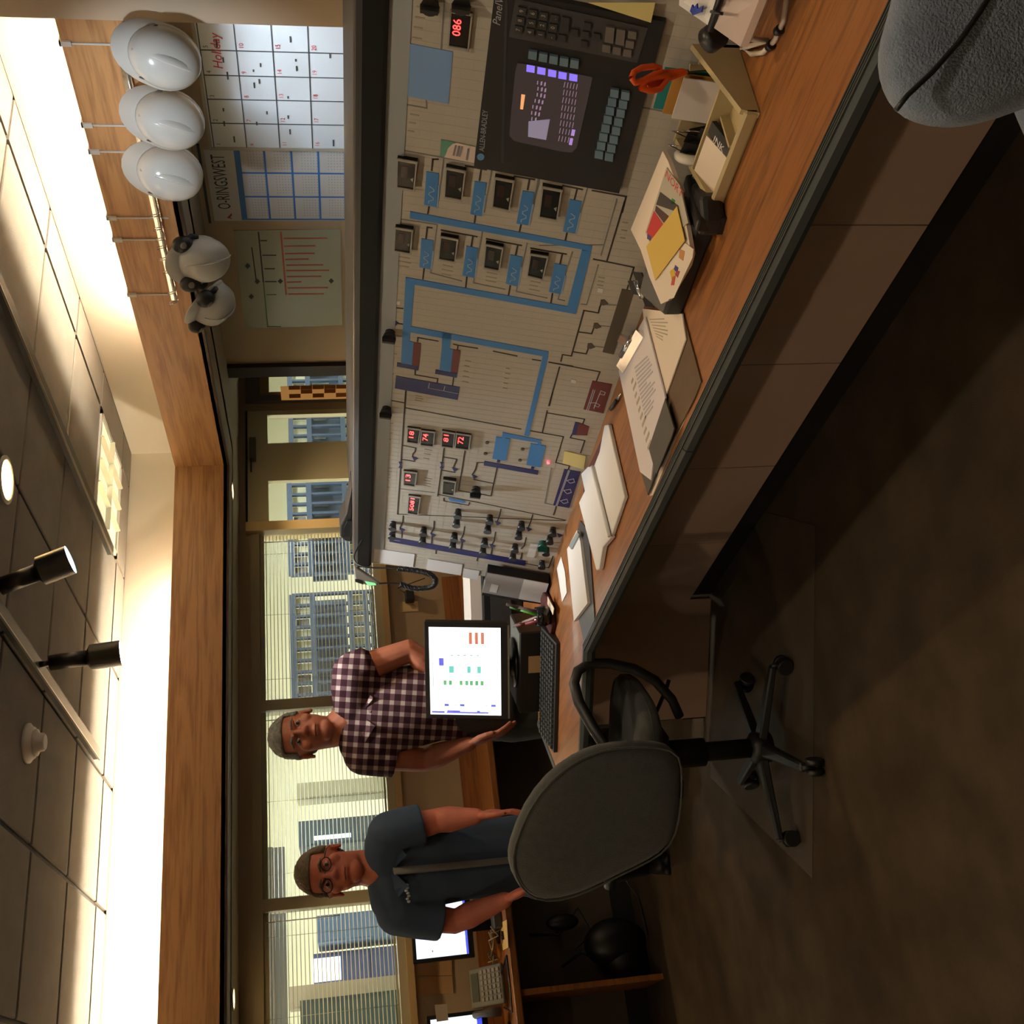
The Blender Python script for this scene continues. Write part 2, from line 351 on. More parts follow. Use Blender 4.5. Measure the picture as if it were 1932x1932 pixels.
# smoke detector
t = thing('smoke_detector', 'white stepped smoke detector on the ceiling tiles', 'smoke detector', (1.40, 4.20, ZC))
MB().lathe([(.075, 0), (.075, -.012), (.062, -.022), (.058, -.03)], (1.40, 4.20, ZC), 28).obj('base', M_WHITE, t)
MB().lathe([(.05, -.03), (.05, -.04), (.036, -.046), (.034, -.062), (.028, -.068)], (1.40, 4.20, ZC), 28).obj('sensor_cap', M_WHITE, t)
# ---------------------------------------------------------------- console with the mimic panel
M_BEIGE = mat('panel_beige', (.70, .672, .61), .55, noise=.03, nscale=2)
M_BODY = mat('console_body', (.68, .62, .50), .6)
M_RUBBER = mat('black_rubber', (.085, .085, .085), .55, spec=.3)
M_EDGE = mat('desk_edge_rubber', (.24, .255, .245), .5, spec=.4)
M_BORDER = mat('panel_border', (.60, .62, .62), .5)
M_FASC = mat('fascia_laminate', (.72, .62, .545), .5)
M_LINE = mat('print_line', (.20, .165, .12), .6); M_LINEG = mat('print_line_grey', (.47, .47, .45), .6); M_FAINT = mat('print_faint', (.62, .585, .50), .6)
M_SKY = mat('mimic_sky_blue', (.25, .50, .74), .45); M_PALE = mat('mimic_pale_blue', (.47, .62, .80), .45)
M_NAVY = mat('mimic_navy', (.17, .18, .38), .45); M_RED = mat('mimic_red', (.42, .17, .15), .45); M_OLIVE = mat('mimic_olive', (.33, .29, .23), .5)
M_DISP = mat('display_black', (.06, .05, .05), .25); M_BEZ = mat('display_bezel', (.62, .60, .55), .4); M_WIN = mat('display_window', (.22, .16, .15), .2)
M_LED = emis('red_led', (1, .03, .10), 1.3)
M_KNOB = mat('knob_black', (.11, .11, .105), .4)
M_PAPER = mat('paper_white', (.82, .81, .79), .8); M_PAPER2 = mat('paper_warm', (.84, .78, .70), .8); M_INK = mat('ink_grey', (.52, .51, .52), .8)
SD = Vector((.13, 0, .675)).normalized(); NN = Vector((-SD.z, 0, SD.x)); P0 = Vector((1.775, 0, .745))
def pan(x, y, h=0):
    d = ray(x, y); k = (P0-CAM).dot(NN)/d.dot(NN); return CAM+d*k+NN*h
CA = lambda x, y: (680+x/4.83, y/4.83)
CBk = lambda x, y: (680+x/4.83, 380+y/4.83)
CC = lambda x, y: (680+x/4.83, 740+y/4.83)
CD = lambda x, y: (880+x/4.83, y/4.83)
CE = lambda x, y: (960+x/4.83, 380+y/4.83)
CF = lambda x, y: (960+x/4.83, 740+y/4.83)
def pq(f, pts, h0, h1, mb=None):
    mb = mb or MB(); return mb.prism([pan(*f(*p), h0) for p in pts], NN*(h1-h0))
def mid(q, a, b):            # bilinear point in a quad tl,tr,br,bl with a across x, b down y
    (x0, y0), (x1, y1), (x2, y2), (x3, y3) = q
    return ((1-b)*((1-a)*x0+a*x1)+b*((1-a)*x3+a*x2), (1-b)*((1-a)*y0+a*y1)+b*((1-a)*y3+a*y2))
def sub(q, a0, a1, b0, b1): return [mid(q, a0, b0), mid(q, a1, b0), mid(q, a1, b1), mid(q, a0, b1)]
CY0, CY1 = .15, 3.85
con = thing('control_console', 'long beige control console with sloping mimic panel and black top edge', 'console', (2.1, 2.0, 0))
prof = [(1.777, .745), (1.907, 1.42), (1.907, 1.44), (2.45, 1.44), (2.45, .02), (1.80, .02), (1.80, .10), (1.79, .10), (1.79, .70), (1.777, .70)]
MB().prism([(x, CY0, z) for x, z in prof], (0, CY1-CY0, 0)).obj('cabinet_body', M_BODY, con)
pa = MB().hexa([P0+Vector((0, CY0, 0)), P0+Vector((0, CY1-.01, 0)), P0+SD*.687+Vector((0, CY1-.01, 0)), P0+SD*.687+Vector((0, CY0, 0))],
               [q-NN*.004 for q in (P0+Vector((0, CY0, 0)), P0+Vector((0, CY1-.01, 0)), P0+SD*.687+Vector((0, CY1-.01, 0)), P0+SD*.687+Vector((0, CY0, 0)))]).obj('mimic_panel', M_BEIGE, con)
a = P0+SD*.640; b = P0+SD*.687
MB().hexa([a+Vector((0, CY0, 0)), a+Vector((0, CY1-.01, 0)), b+Vector((0, CY1-.01, 0)), b+Vector((0, CY0, 0))],
          [q+NN*.002 for q in (a+Vector((0, CY0, 0)), a+Vector((0, CY1-.01, 0)), b+Vector((0, CY1-.01, 0)), b+Vector((0, CY0, 0)))]).obj('panel_border', M_BORDER, con)
MB().prism([(x, CY0, z) for x, z in ((1.898, 1.418), (1.888, 1.428), (1.888, 1.470), (1.898, 1.482), (1.915, 1.482), (1.915, 1.418))], (0, CY1-CY0, 0)).obj('bumper', M_RUBBER, con)
MB().prism([(x, CY0, z) for x, z in ((1.915, 1.44), (1.915, 1.486), (2.46, 1.486), (2.46, 1.44))], (0, CY1-CY0+.004, 0)).bevel(.01, 2).obj('top_plate', mat('top_plate_grey', (.15, .125, .10), .45), con)
# mosaic joints of the panel face, printed flow lines and small print
ml = MB(); k = 0
for i in range(1, 148):
    y = CY0+i*.025
    if y < CY1-.02: ml.hexa([P0+Vector((0, y, 0)), P0+Vector((0, y+.0006, 0)), P0+SD*.64+Vector((0, y+.0006, 0)), P0+SD*.64+Vector((0, y, 0))], [q+NN*.0003 for q in (P0+Vector((0, y, 0)), P0+Vector((0, y+.0006, 0)), P0+SD*.64+Vector((0, y+.0006, 0)), P0+SD*.64+Vector((0, y, 0)))])
for i in range(1, 25):
    s_ = i*.0254
    ml.hexa([P0+SD*s_+Vector((0, CY0, 0)), P0+SD*s_+Vector((0, CY1-.02, 0)), P0+SD*(s_+.0006)+Vector((0, CY1-.02, 0)), P0+SD*(s_+.0006)+Vector((0, CY0, 0))], [q+NN*.0003 for q in (P0+SD*s_+Vector((0, CY0, 0)), P0+SD*s_+Vector((0, CY1-.02, 0)), P0+SD*(s_+.0006)+Vector((0, CY1-.02, 0)), P0+SD*(s_+.0006)+Vector((0, CY0, 0)))])
o = ml.obj('mosaic_joints', mat('mosaic_joint', (.668, .64, .578), .6), pa); o['kind'] = 'stuff'
def lines(segs, wd, m_, name):
    mb = MB()
    for f, *pts in segs:
        for p, q in zip(pts, pts[1:]):
            A = pan(*f(*p)); B = pan(*f(*q)); d = (B-A).normalized(); n = d.cross(NN)*wd/2
            A = A-d*wd/2; B = B+d*wd/2
            mb.hexa([A-n, B-n, B+n, A+n], [v+NN*.0009 for v in (A-n, B-n, B+n, A+n)])
    o = mb.obj(name, m_, pa); o['kind'] = 'stuff'; return o
lines([(CA, (650, 1550), (660, 1450), (705, 1450)), (CA, (1085, 1640), (1100, 1550)), (CA, (960, 1510), (1145, 1545)), (CA, (1525, 1725), (1540, 1635)), (CA, (1405, 1605), (1585, 1635)),
       (CD, (985, 1815), (1010, 1720)), (CD, (880, 1690), (1055, 1725)), (CD, (1150, 1735), (1455, 1790), (1420, 1932)),
       (CBk, (625, 50), (615, 108)), (CBk, (1048, 130), (1040, 190)), (CBk, (1465, 210), (1450, 272)), (CBk, (1882, 290), (1868, 350)),
       (CBk, (598, 335), (610, 235), (650, 240)), (CBk, (1010, 405), (1025, 318)), (CBk, (740, 260), (1060, 320)), (CBk, (1415, 485), (1435, 395)), (CBk, (1150, 340), (1465, 400)), (CBk, (1820, 565), (1840, 478)), (CBk, (1555, 425), (1875, 480)),
       (CBk, (580, 615), (570, 705)), (CBk, (970, 690), (960, 780)), (CBk, (1365, 770), (1350, 850)), (CBk, (1750, 840), (1735, 930)),
       (CBk, (385, 975), (320, 968), (295, 1030), (290, 1080)), (CBk, (345, 1112), (390, 1118)), (CBk, (520, 1275), (525, 1240), (705, 1272)), (CBk, (885, 1345), (890, 1310), (1065, 1338)), (CBk, (850, 1300), (890, 1310)),
       (CBk, (1215, 1365), (1425, 1408)), (CBk, (1570, 1440), (1640, 1450)), (CBk, (1720, 1465), (1932, 1500)), (CBk, (500, 1540), (498, 1578), (705, 1615), (700, 1650)), (CBk, (850, 1600), (840, 1680)),
       (CBk, (280, 1655), (215, 1645), (190, 1710), (185, 1745)), (CBk, (205, 1780), (210, 1800), (400, 1835)), (CBk, (415, 1725), (400, 1932)), (CC, (412, 0), (338, 1110), (1860, 1390 - 220)), (CC, (405, 140), (1460, 335)), (CC, (1545, 350), (1850, 405), (1780, 640), (1905, 670), (1760, 1115)),
       (CC, (390, 485), (505, 508), (498, 540), (480, 560), (475, 585)), (CC, (375, 610), (495, 630)), (CC, (765, 495), (705, 945)), (CC, (760, 590), (878, 610), (850, 680)), (CC, (745, 710), (860, 730)), (CC, (955, 520), (895, 895), (1190, 945), (1245, 690)),
       (CC, (1130, 640), (1065, 640), (1050, 700), (1020, 750)), (CC, (1035, 795), (1210, 830)), (CC, (760, 965), (760, 990), (985, 1030), (995, 1005)), (CC, (705, 930), (1870, 1165)),
       (CC, (390, 1125), (385, 1190), (365, 1225), (360, 1250)), (CC, (382, 1265), (375, 1325)), (CC, (672, 1175), (668, 1245), (645, 1280)), (CC, (655, 1300), (648, 1375)), (CC, (950, 1225), (940, 1290), (920, 1330)), (CC, (930, 1355), (918, 1425)), (CC, (1230, 1275), (1220, 1350), (1200, 1385)), (CC, (1205, 1405), (1190, 1475)), (CC, (1280, 1065), (1270, 1120), (1245, 1180)), (CC, (1570, 1115), (1555, 1170), (1530, 1230)), (CC, (1510, 1325), (1495, 1395), (1465, 1425)), (CC, (1475, 1465), (1460, 1520)), (CC, (690, 1425), (688, 1470)), (CC, (1070, 1500), (1062, 1535)), (CC, (1505, 1560), (1715, 1600), (1755, 1495)),
       (CE, (1055, 0), (895, 540)), (CE, (775, 525), (1140, 600), (1080, 795)), (CE, (860, 900), (830, 960), (815, 1015), (685, 993), (570, 1408), (490, 1395), (475, 1455)), (CE, (790, 1110), (755, 1205), (635, 1188)), (CE, (740, 1300), (705, 1388), (590, 1370)), (CE, (370, 1465), (830, 1552), (800, 1632)), (CE, (462, 1510), (365, 1860)), (CF, (400, 0), (370, 120)), (CF, (350, 170), (305, 370)), (CF, (355, 188), (690, 245), (675, 285)), (CF, (575, 385), (560, 415), (692, 440), (655, 550))],
      .0042, M_LINE, 'flow_lines')
lines([(CA, (765, 0), (735, 445)), (CA, (600, 910), (605, 985), (325, 935), (285, 1932)), (CA, (310, 1355), (1060, 1490)), (CA, (760, 1440), (700, 1890)), (CA, (1200, 1520), (1130, 1932)), (CA, (1640, 1600), (1560, 1932)), (CBk, (270, 145), (690, 210)), (CBk, (700, 215), (640, 650), (920, 725)), (CBk, (1110, 280), (1030, 740), (1315, 800)), (CBk, (1520, 380), (1420, 820), (1700, 880)), (CBk, (1930, 460), (1800, 890), (1860, 905)), (CE, (980, 0), (840, 490)), (CE, (815, 580), (710, 940), (660, 935)), (CE, (280, 400), (860, 395)), (CD, (1610, 980), (1930, 1040)), (CD, (1390, 1735), (1600, 985)), (CD, (660, 1600), (600, 1932)), (CD, (1110, 1690), (1040, 1932)), (CD, (1370, 1815), (1340, 1932)),
       (CC, (360, 880), (675, 915)), (CC, (1740, 690), (1680, 1010), (1770, 1030)), (CE, (870, 940), (975, 945)), (CE, (810, 1130), (920, 1140)), (CE, (760, 1315), (860, 1330))], .0030, M_LINEG, 'grey_flow_lines')
fl = []
rr = random.Random(3)
for f, x0, y0, x1, y1, n in ((CA, 520, 60, 610, 340, 4), (CA, 460, 1040, 540, 1190, 3), (CC, 215, 270, 300, 500, 9), (CC, 200, 680, 290, 850, 7), (CC, 590, 520, 660, 600, 3), (CC, 590, 780, 650, 850, 4), (CBk, 225, 700, 300, 900, 6), (CBk, 270, 1380, 330, 1560, 5), (CE, 1040, 190, 1090, 330, 3), (CE, 820, 690, 880, 760, 3), (CBk, 350, 460, 470, 580, 4), (CBk, 760, 540, 850, 660, 4), (CBk, 1160, 610, 1250, 720, 4), (CBk, 1560, 690, 1650, 800, 4), (CBk, 960, 1450, 1010, 1640, 5), (CBk, 1330, 1520, 1370, 1700, 5), (CD, 1800, 750, 1860, 980, 4), (CBk, 510, 1770, 580, 1810, 3)):
    for i in range(n):
        yy = y0+(y1-y0)*i/max(1, n-1); xx = x0+(yy-y0)*-.15
        L_ = (x1-x0)*(.6+.4*rr.random())
        fl.append((f, (xx, yy), (xx+L_, yy+L_*.19)))
o = lines(fl, .0035, M_FAINT, 'small_print'); o['kind'] = 'stuff'
def shape(f, pts, m_, name, h=.0016): return pq(f, pts, 0, h).obj(name, m_, con)
shape(lambda x, y: (x, y), [CBk(455, 88), CE(760, 402), CE(750, 450), CBk(450, 150)], M_SKY, 'mimic_pipe')
shape(CE, [(665, 440), (750, 450), (612, 1024), (520, 1005)], M_SKY, 'mimic_pipe', .0018)
shape(lambda x, y: (x, y), [CBk(415, 688), CE(545, 955), CE(612, 1024), CBk(480, 752)], M_SKY, 'mimic_pipe', .0017)
shape(CBk, [(413, 690), (492, 755), (462, 1140), (448, 1270), (485, 1278), (470, 1490), (370, 1472), (384, 1200)], M_SKY, 'mimic_pipe')
shape(CBk, [(462, 1135), (1715, 1366), (1706, 1416), (455, 1190)], M_SKY, 'mimic_pipe', .0017)
shape(lambda x, y: (x, y), [CBk(1662, 1405), CBk(1712, 1412), CC(1535, 398), CC(1492, 392)], M_SKY, 'mimic_pipe')
shape(CC, [(1297, 363), (1650, 433), (1640, 462), (1290, 402)], M_SKY, 'mimic_pipe', .0017)
shape(CC, [(1292, 395), (1328, 402), (1320, 420), (1288, 415)], M_SKY, 'mimic_pipe'); shape(CC, [(1618, 455), (1650, 460), (1640, 482), (1612, 478)], M_SKY, 'mimic_pipe')
shape(CC, [(1237, 404), (1366, 422), (1325, 622), (1202, 604)], M_SKY, 'mimic_tank'); shape(CC, [(1552, 464), (1690, 486), (1640, 682), (1512, 660)], M_SKY, 'mimic_tank')
shape(CBk, [(745, 1190), (830, 1206), (815, 1338), (848, 1348), (824, 1552), (720, 1534), (742, 1330)], M_SKY, 'mimic_tank', .0017)
shape(CC, [(1130, 625), (1622, 714), (1616, 750), (1124, 664)], M_NAVY, 'mimic_header'); shape(CC, [(1248, 615), (1275, 620), (1270, 640), (1242, 636)], M_NAVY, 'mimic_stub'); shape(CC, [(1560, 675), (1585, 680), (1580, 700), (1553, 696)], M_NAVY, 'mimic_stub')
for q in ([(485, 1280), (552, 1290), (532, 1502), (470, 1490)], [(845, 1345), (912, 1356), (885, 1560), (822, 1550)]): shape(CBk, q, M_RED, 'mimic_basin', .0019)
for q in ([(335, 1465), (532, 1500), (527, 1536), (331, 1500)], [(685, 1530), (882, 1562), (879, 1602), (680, 1566)]): shape(CBk, q, M_NAVY, 'mimic_channel', .0021)
shape(CBk, [(325, 1587), (906, 1690), (886, 1806), (314, 1700)], M_NAVY, 'mimic_clearwell')
shape(CC, [(266, 1314), (1506, 1534), (1500, 1580), (264, 1360)], M_NAVY, 'mimic_header')
shape(CE, [(762, 1632), (942, 1665), (862, 1927), (680, 1892)], M_RED, 'mimic_tank'); shape(CE, [(1030, 795), (1146, 815), (956, 1392), (854, 1370)], M_OLIVE, 'mimic_tank')
shape(CF, [(640, 275), (732, 312), (715, 392), (612, 388)], M_RED, 'mimic_box'); shape(CF, [(605, 268), (640, 275), (612, 388), (572, 384)], M_NAVY, 'mimic_box')
shape(CF, [(506, 698), (655, 724), (550, 1052), (404, 1026)], M_NAVY, 'mimic_tank')
shape(CA, [(400, 384), (842, 470), (802, 944), (370, 862)], M_PALE, 'mimic_reservoir')
shape(CA, [(326, 514), (386, 520), (382, 578), (322, 570)], M_PAPER, 'name_tag'); shape(CBk, [(314, 905), (362, 910), (360, 940), (312, 932)], M_PAPER, 'name_tag'); shape(CBk, [(206, 1596), (256, 1602), (252, 1626), (204, 1618)], M_PAPER, 'name_tag'); shape(CE, [(812, 785), (860, 795), (852, 832), (806, 822)], M_PAPER, 'name_tag'); shape(CE, [(570, 1618), (615, 1626), (608, 1656), (566, 1648)], M_PAPER, 'name_tag')
lines([(CE, (775, 1880), (840, 1720), (880, 1735), (870, 1760), (830, 1750)), (CE, (735, 1830), (790, 1830), (830, 1850), (815, 1870), (780, 1855)), (CE, (710, 1895), (770, 1710)), (CE, (725, 1900), (785, 1715)), (CF, (430, 1030), (545, 705)), (CF, (440, 1032), (555, 708)), (CF, (530, 800), (590, 785), (600, 815), (560, 825), (530, 800)), (CF, (500, 890), (560, 880), (570, 910), (530, 920), (500, 890)), (CF, (470, 985), (530, 970), (540, 1000), (500, 1010), (470, 985)), (CBk, (630, 1650), (620, 1695), (885, 1745)), (CBk, (770, 1680), (760, 1720)), (CC, (290, 1340), (360, 1352))], .002, mat('print_pale', (.72, .70, .72), .5), 'pale_tank_marks').location = NN*.0016
for q in ([(295, 1072), (350, 1105), (320, 1130), (278, 1110)], [(180, 1738), (240, 1762), (225, 1785), (178, 1770)]): shape(CBk, q, M_NAVY, 'pump_symbol')
for q in ((495, 605), (860, 705), (1040, 770), (380, 1255), (660, 1303), (930, 1355), (1200, 1403), (1252, 1195), (1535, 1250), (1815, 1305)): shape(CC, [(q[0]-25, q[1]-22), (q[0]+8, q[1]-12), (q[0]+28, q[1]-2), (q[0]-5, q[1]+18)], M_NAVY, 'pump_symbol')
for q in ((365, 660), (742, 662)): shape(CC, [(q[0]-16, q[1]-28), (q[0]+16, q[1]-22), (q[0]+4, q[1]), (q[0]+14, q[1]+30), (q[0]-18, q[1]+25), (q[0]-5, q[1])], M_NAVY, 'valve_symbol', .0018)
for q in ((868, 905), (805, 1118), (750, 1302)): shape(CE, [(q[0]-30, q[1]-10), (q[0]+5, q[1]-12), (q[0]+38, q[1]+25), (q[0]-5, q[1]+40), (q[0]-38, q[1]+30)], M_OLIVE, 'pump_symbol')
shape(CC, [(800, 960), (940, 985), (962, 1000), (940, 1008), (815, 985)], M_SKY, 'pump_symbol')
# heat-exchanger style blue boxes in two rows
bx1 = [(CA, [(602, 1560), (716, 1580), (692, 1884), (580, 1862)]), (lambda x, y: (x, y), [CA(1042, 1648), CA(1150, 1664), CBk(1102, 132), CBk(1002, 112)]), (lambda x, y: (x, y), [CA(1477, 1735), CA(1586, 1750), CBk(1528, 215), CBk(1422, 198)]), (lambda x, y: (x, y), [CD(942, 1812), CD(1052, 1832), CE(602, 290), CE(494, 270)])]
bx2 = [(CBk, [(556, 334), (666, 352), (638, 616), (538, 596)]), (CBk, [(965, 402), (1072, 424), (1034, 692), (930, 670)]), (CBk, [(1366, 482), (1476, 502), (1430, 772), (1324, 746)]), (CBk, [(1770, 562), (1882, 582), (1822, 842), (1718, 820)])]
for f, q in bx1+bx2:
    fq = [f(*p) for p in q]; I = lambda x, y: (x, y)
    bxo = shape(I, fq, M_SKY, 'mimic_filter')
    z = [mid(fq, .35+.35*(i % 4 in (1, 2)), .42+.5*i/8) for i in range(9)]
    lines([(I, *z)], .0022, mat('print_zigzag', (.62, .70, .80), .5), 'zigzag_print').location = NN*.0012
    shape(I, sub(fq, 1.02, 1.14, .35, 1.0), mat('mimic_light_strip', (.56, .66, .78), .5), 'mimic_trough', .0014)
# meters and LED read-outs
def meter(q, name, txt=None, h=.020, red=True):
    I = lambda x, y: (x, y); h = .006 if txt else .013
    c = pq(I, q, 0, h).obj(name, M_DISP, con)
    for s_ in ((-.02, 1.02, -.02, .05), (-.02, 1.02, .95, 1.02), (-.02, .05, 0, 1), (.93, 1.0, 0, 1)):
        pq(I, sub(q, *s_), h, h+.003).obj('bezel', M_BEZ, c)
    if txt is None:
        pq(I, sub(q, .2, .55, .22, .62), h, h+.0008).obj('read_out_window', M_WIN, c)
        pq(I, [mid(q, .72, .62), mid(q, .86, .56), mid(q, .86, .70)], h, h+.001).obj('marker', M_BEZ, c)
    else:
        b0, b1 = (.66, .20) if len(txt) < 4 else (.80, .12)
        A = pan(*mid(q, .54, b0), h+.001); X = (pan(*mid(q, .54, b1), h+.001)-A); Yv = (pan(*mid(q, .14, b0), h+.001)-A)
        MB().fit(txt, A, X, Yv).obj('digits', M_LED, c)
    return c
for f, q in ((CA, [(342, 1408), (525, 1440), (498, 1704), (336, 1672)]), (CA, [(784, 1488), (966, 1524), (932, 1796), (768, 1762)]), (CA, [(1230, 1578), (1406, 1612), (1362, 1890), (1204, 1852)]), (CA, [(1662, 1662), (1842, 1696), (1796, 1978), (1628, 1945)]),
             (CBk, [(324, 200), (486, 226), (466, 446), (310, 416)]), (CBk, [(735, 280), (896, 310), (870, 522), (714, 492)]), (CBk, [(1146, 352), (1306, 386), (1270, 602), (1124, 570)]), (CBk, [(1552, 440), (1716, 466), (1666, 682), (1520, 642)])):
    meter([f(*p) for p in q], 'panel_meter')
meter([CA(824, 76), CA(1026, 108), CA(990, 444), CA(800, 408)], 'led_meter', '086')
for q, tx in (([(430, 306), (552, 322), (530, 456), (424, 440)], '18'), ([(556, 330), (684, 346), (668, 482), (546, 468)], '74'), ([(746, 336), (866, 356), (850, 496), (738, 478)], '81'), ([(876, 356), (1010, 376), (992, 512), (862, 496)], '72'), ([(396, 702), (520, 716), (502, 848), (394, 830)], '13'), ([(440, 926), (552, 942), (526, 1108), (430, 1090)], '5081')):
    meter([CC(*p) for p in q], 'led_meter', tx)
meter([CC(*p) for p in ((756, 766), (876, 784), (858, 912), (748, 896))], 'panel_meter')
# push buttons and selector knobs
def knob(x, y, r, m_=M_KNOB, name='push_button', hh=.03):
    p = pan(x, y, 0); mb = MB()
    mb.cyl(p, p+NN*.008, r*.72, r*.72, 16).cyl(p+NN*.008, p+NN*hh, r*.78, r, 16); return mb.obj(name, m_, con)
for x, y in ((300, 1185), (295, 1267), (580, 1236), (572, 1316), (892, 1072), (880, 1156), (860, 1286), (846, 1366), (1182, 1126), (1164, 1212), (1136, 1338), (1120, 1414), (1470, 1182), (1446, 1266), (1412, 1388), (1392, 1466), (1756, 1238), (1728, 1312), (1695, 1418), (1656, 1540)):
    knob(*CC(x, y), .0145)
M_GRN = mat('green_knob', (.05, .30, .24), .4)
for f, x, y, m_ in ((CC, 1055, 872, M_KNOB), (CBk, 272, 1185, M_KNOB), (CC, 240, 140, M_KNOB), (CC, 1664, 1366, M_GRN), (CA, 645, -5, M_KNOB), (CA, 930, -12, M_KNOB)):
    c = knob(*f(x, y), .019, m_, 'selector_knob', .026); p = pan(*f(x, y), .026)
    MB().hexa([p-SD*.019-Vector((0, .006, 0)), p+SD*.019-Vector((0, .006, 0)), p+SD*.019+Vector((0, .006, 0)), p-SD*.019+Vector((0, .006, 0))], [q+NN*.014 for q in (p-SD*.017-Vector((0, .004, 0)), p+SD*.017-Vector((0, .004, 0)), p+SD*.017+Vector((0, .004, 0)), p-SD*.017+Vector((0, .004, 0)))]).obj('grip', m_, c)
c = MB().cyl(pan(*CC(1712, 630)), pan(*CC(1712, 630))+NN*.008, .005).obj('indicator_lamp', emis('pink_lamp', (1, .15, .3), 1.2), con)
for x, y in ((1155, 455), (1140, 555), (1478, 515), (1455, 615)):
    MB().cyl(pan(*CC(x, y)), pan(*CC(x, y))+NN*.004, .006).obj('indicator_lamp', M_OLIVE, con)
# operator terminal
M_TERM = mat('terminal_black', (.105, .10, .095), .5); M_KPAD = mat('keypad_grey', (.24, .235, .23), .6); M_KEYB = mat('key_blue', (.42, .52, .58), .5); M_KEYD = mat('key_dark', (.20, .195, .19), .5); M_KEYL = mat('key_light', (.42, .40, .37), .5)
TQ = [CD(265, -133), CD(1818, 160), CD(1392, 1724), CD(72, 1482)]
I = lambda x, y: (x, y)
ter = thing('operator_terminal', 'black operator terminal with small purple screen and keypads set in the console panel', 'terminal', tuple(pan(*mid(TQ, .5, .5))))
def tp(f, pts, h0, h1, m_, name, par=ter): return pq(f, pts, h0, h1).obj(name, m_, par)
tp(I, TQ, 0, .014, M_TERM, 'housing')
tp(CD, [(322, 1480-40), (342, 1440), (380, 0), (365, -90), (360, -90), (318, 1400)], .014, .0148, mat('terminal_seam', (.17, .19, .21), .5), 'seam')
scq = [(470, 532), (600, 548), (1000, 628), (1150, 660), (1140, 720), (1010, 1300), (960, 1345), (860, 1335), (440, 1240), (395, 1190), (410, 1000), (450, 600)]
scr = tp(CD, scq, .0135, .0155, mat('crt_glass', (.30, .27, .22), .08, emit=(.5, .45, .5), es=.03), 'screen')
for i, (x, y) in enumerate(((590, 580), (688, 600), (786, 622), (880, 642), (978, 660))):
    tp(CD, [(x-36, y-38), (x+38, y-24), (x+34, y+38), (x-40, y+26)], .0155, .0158, emis('screen_violet', (.34, .22, 1), .36), 'soft_key', scr)
tp(CD, [(570, 1060), (765, 1040), (730, 1230), (565, 1200)], .0155, .0158, emis('screen_blue', (.25, .30, .66), .13), 'graphic_block', scr)
tp(CD, [(505, 812), (540, 818), (520, 952), (494, 948)], .0155, .0158, emis('screen_orange', (.95, .60, .25), .3), 'status_bar', scr)
for q in ([(965, 1132), (996, 1138), (984, 1194), (954, 1188)], [(948, 1212), (976, 1218), (964, 1278), (936, 1272)]): tp(CD, q, .0155, .0158, emis('screen_lilac', (.58, .40, .85), .3), 'soft_key', scr)
tx = MB(); r2 = random.Random(5)
for rw in range(7):
    for cl in range(5 if rw < 6 else 3):
        x = 650+14*math.sin(rw)-rw*8+cl*70*(cl > 0)*0+ (cl % 2)*22 + cl*16; y = 690+rw*55+cl*4
        if x < 760: pq(CD, [(x, y), (x+9, y+2), (x+5, y+34), (x-4, y+32)], .0155, .0158, tx)
for cl in range(5):
    for rw in range(8):
        x = 900+cl*28-rw*7; y = 700+rw*70+cl*5
        pq(CD, [(x, y), (x+5, y+1), (x-6, y+50), (x-11, y+49)], .0155, .0158, tx)
o = tx.obj('screen_text', emis('screen_text', (.62, .38, .72), .13), scr); o['kind'] = 'stuff'
KQ = [CD(452, -60), CD(1655, 208), CD(1558, 526), CD(392, 288)]
kp = tp(I, KQ, .014, .016, M_KPAD, 'keypad')
def key(f, x, y, w_, h_, m_, par, name='key', ch=None):
    pts = [(x-w_/2+h_*.05, y-h_/2-w_*.09), (x+w_/2+h_*.05, y-h_/2+w_*.09), (x+w_/2-h_*.05, y+h_/2+w_*.09), (x-w_/2-h_*.05, y+h_/2-w_*.09)]
    kk = pq(f, pts, .014, .0205).obj(name, m_, par)
    if ch:
        A = pan(*f(x+14, y+10), .0208); X = (pan(*f(x+14, y-40), .0208)-A).normalized(); Yv = (pan(*f(x-30, y+2), .0208)-A).normalized()
        MB().text(ch, .0115, lambda a_, b_: A+X*a_+Yv*b_).obj('key_print', mat('key_print', (.72, .70, .64), .6), kk)
for ci, cx in enumerate(((512, 497, 480), (612, 600, 585), (710, 698, 682), (808, 795, 780))):
    for ri, x in enumerate(cx):
        y = (45, 130, 215)[ri]+ci*22
        key(CD, x, y, 72, 70, M_KEYD, kp, 'key', ('963.', '852 0'.replace(' ', ''), '741-')[ri][ci])
key(CD, 905, 170, 70, 140, M_KEYD, kp); key(CD, 875, 290, 70, 60, M_KEYD, kp)
for x, y in ((990, 240), (1105, 180), (1090, 260), (1190, 280), (1075, 345)): key(CD, x, y, 62, 62, M_KEYD, kp)
for x, y, w_, h_ in ((1308, 260, 78, 140), (1405, 280, 78, 140), (1512, 260, 74, 66), (1490, 345, 74, 66), (1278, 385, 74, 66), (1372, 405, 74, 66), (1468, 425, 74, 66)): key(CD, x, y, w_, h_, M_KEYL, kp)
for x, y in ((608, 446), (703, 468), (798, 488), (893, 508), (988, 526)): key(CD, x, y, 76, 72, M_KEYB, ter, 'function_key')
for i in range(8):
    key(CD, 1350-i*20, 793+i*80, 74, 70, M_KEYB, ter, 'function_key'); key(CD, 1449-i*21, 815+i*80, 74, 70, M_KEYB, ter, 'function_key')
A = pan(*CD(165, 1340), .0145); X = (pan(*CD(190, 1080), .0145)-A).normalized(); Yv = (pan(*CD(100, 1330), .0145)-A).normalized()
M_LOGO = mat('logo_print', (.62, .64, .66), .5)
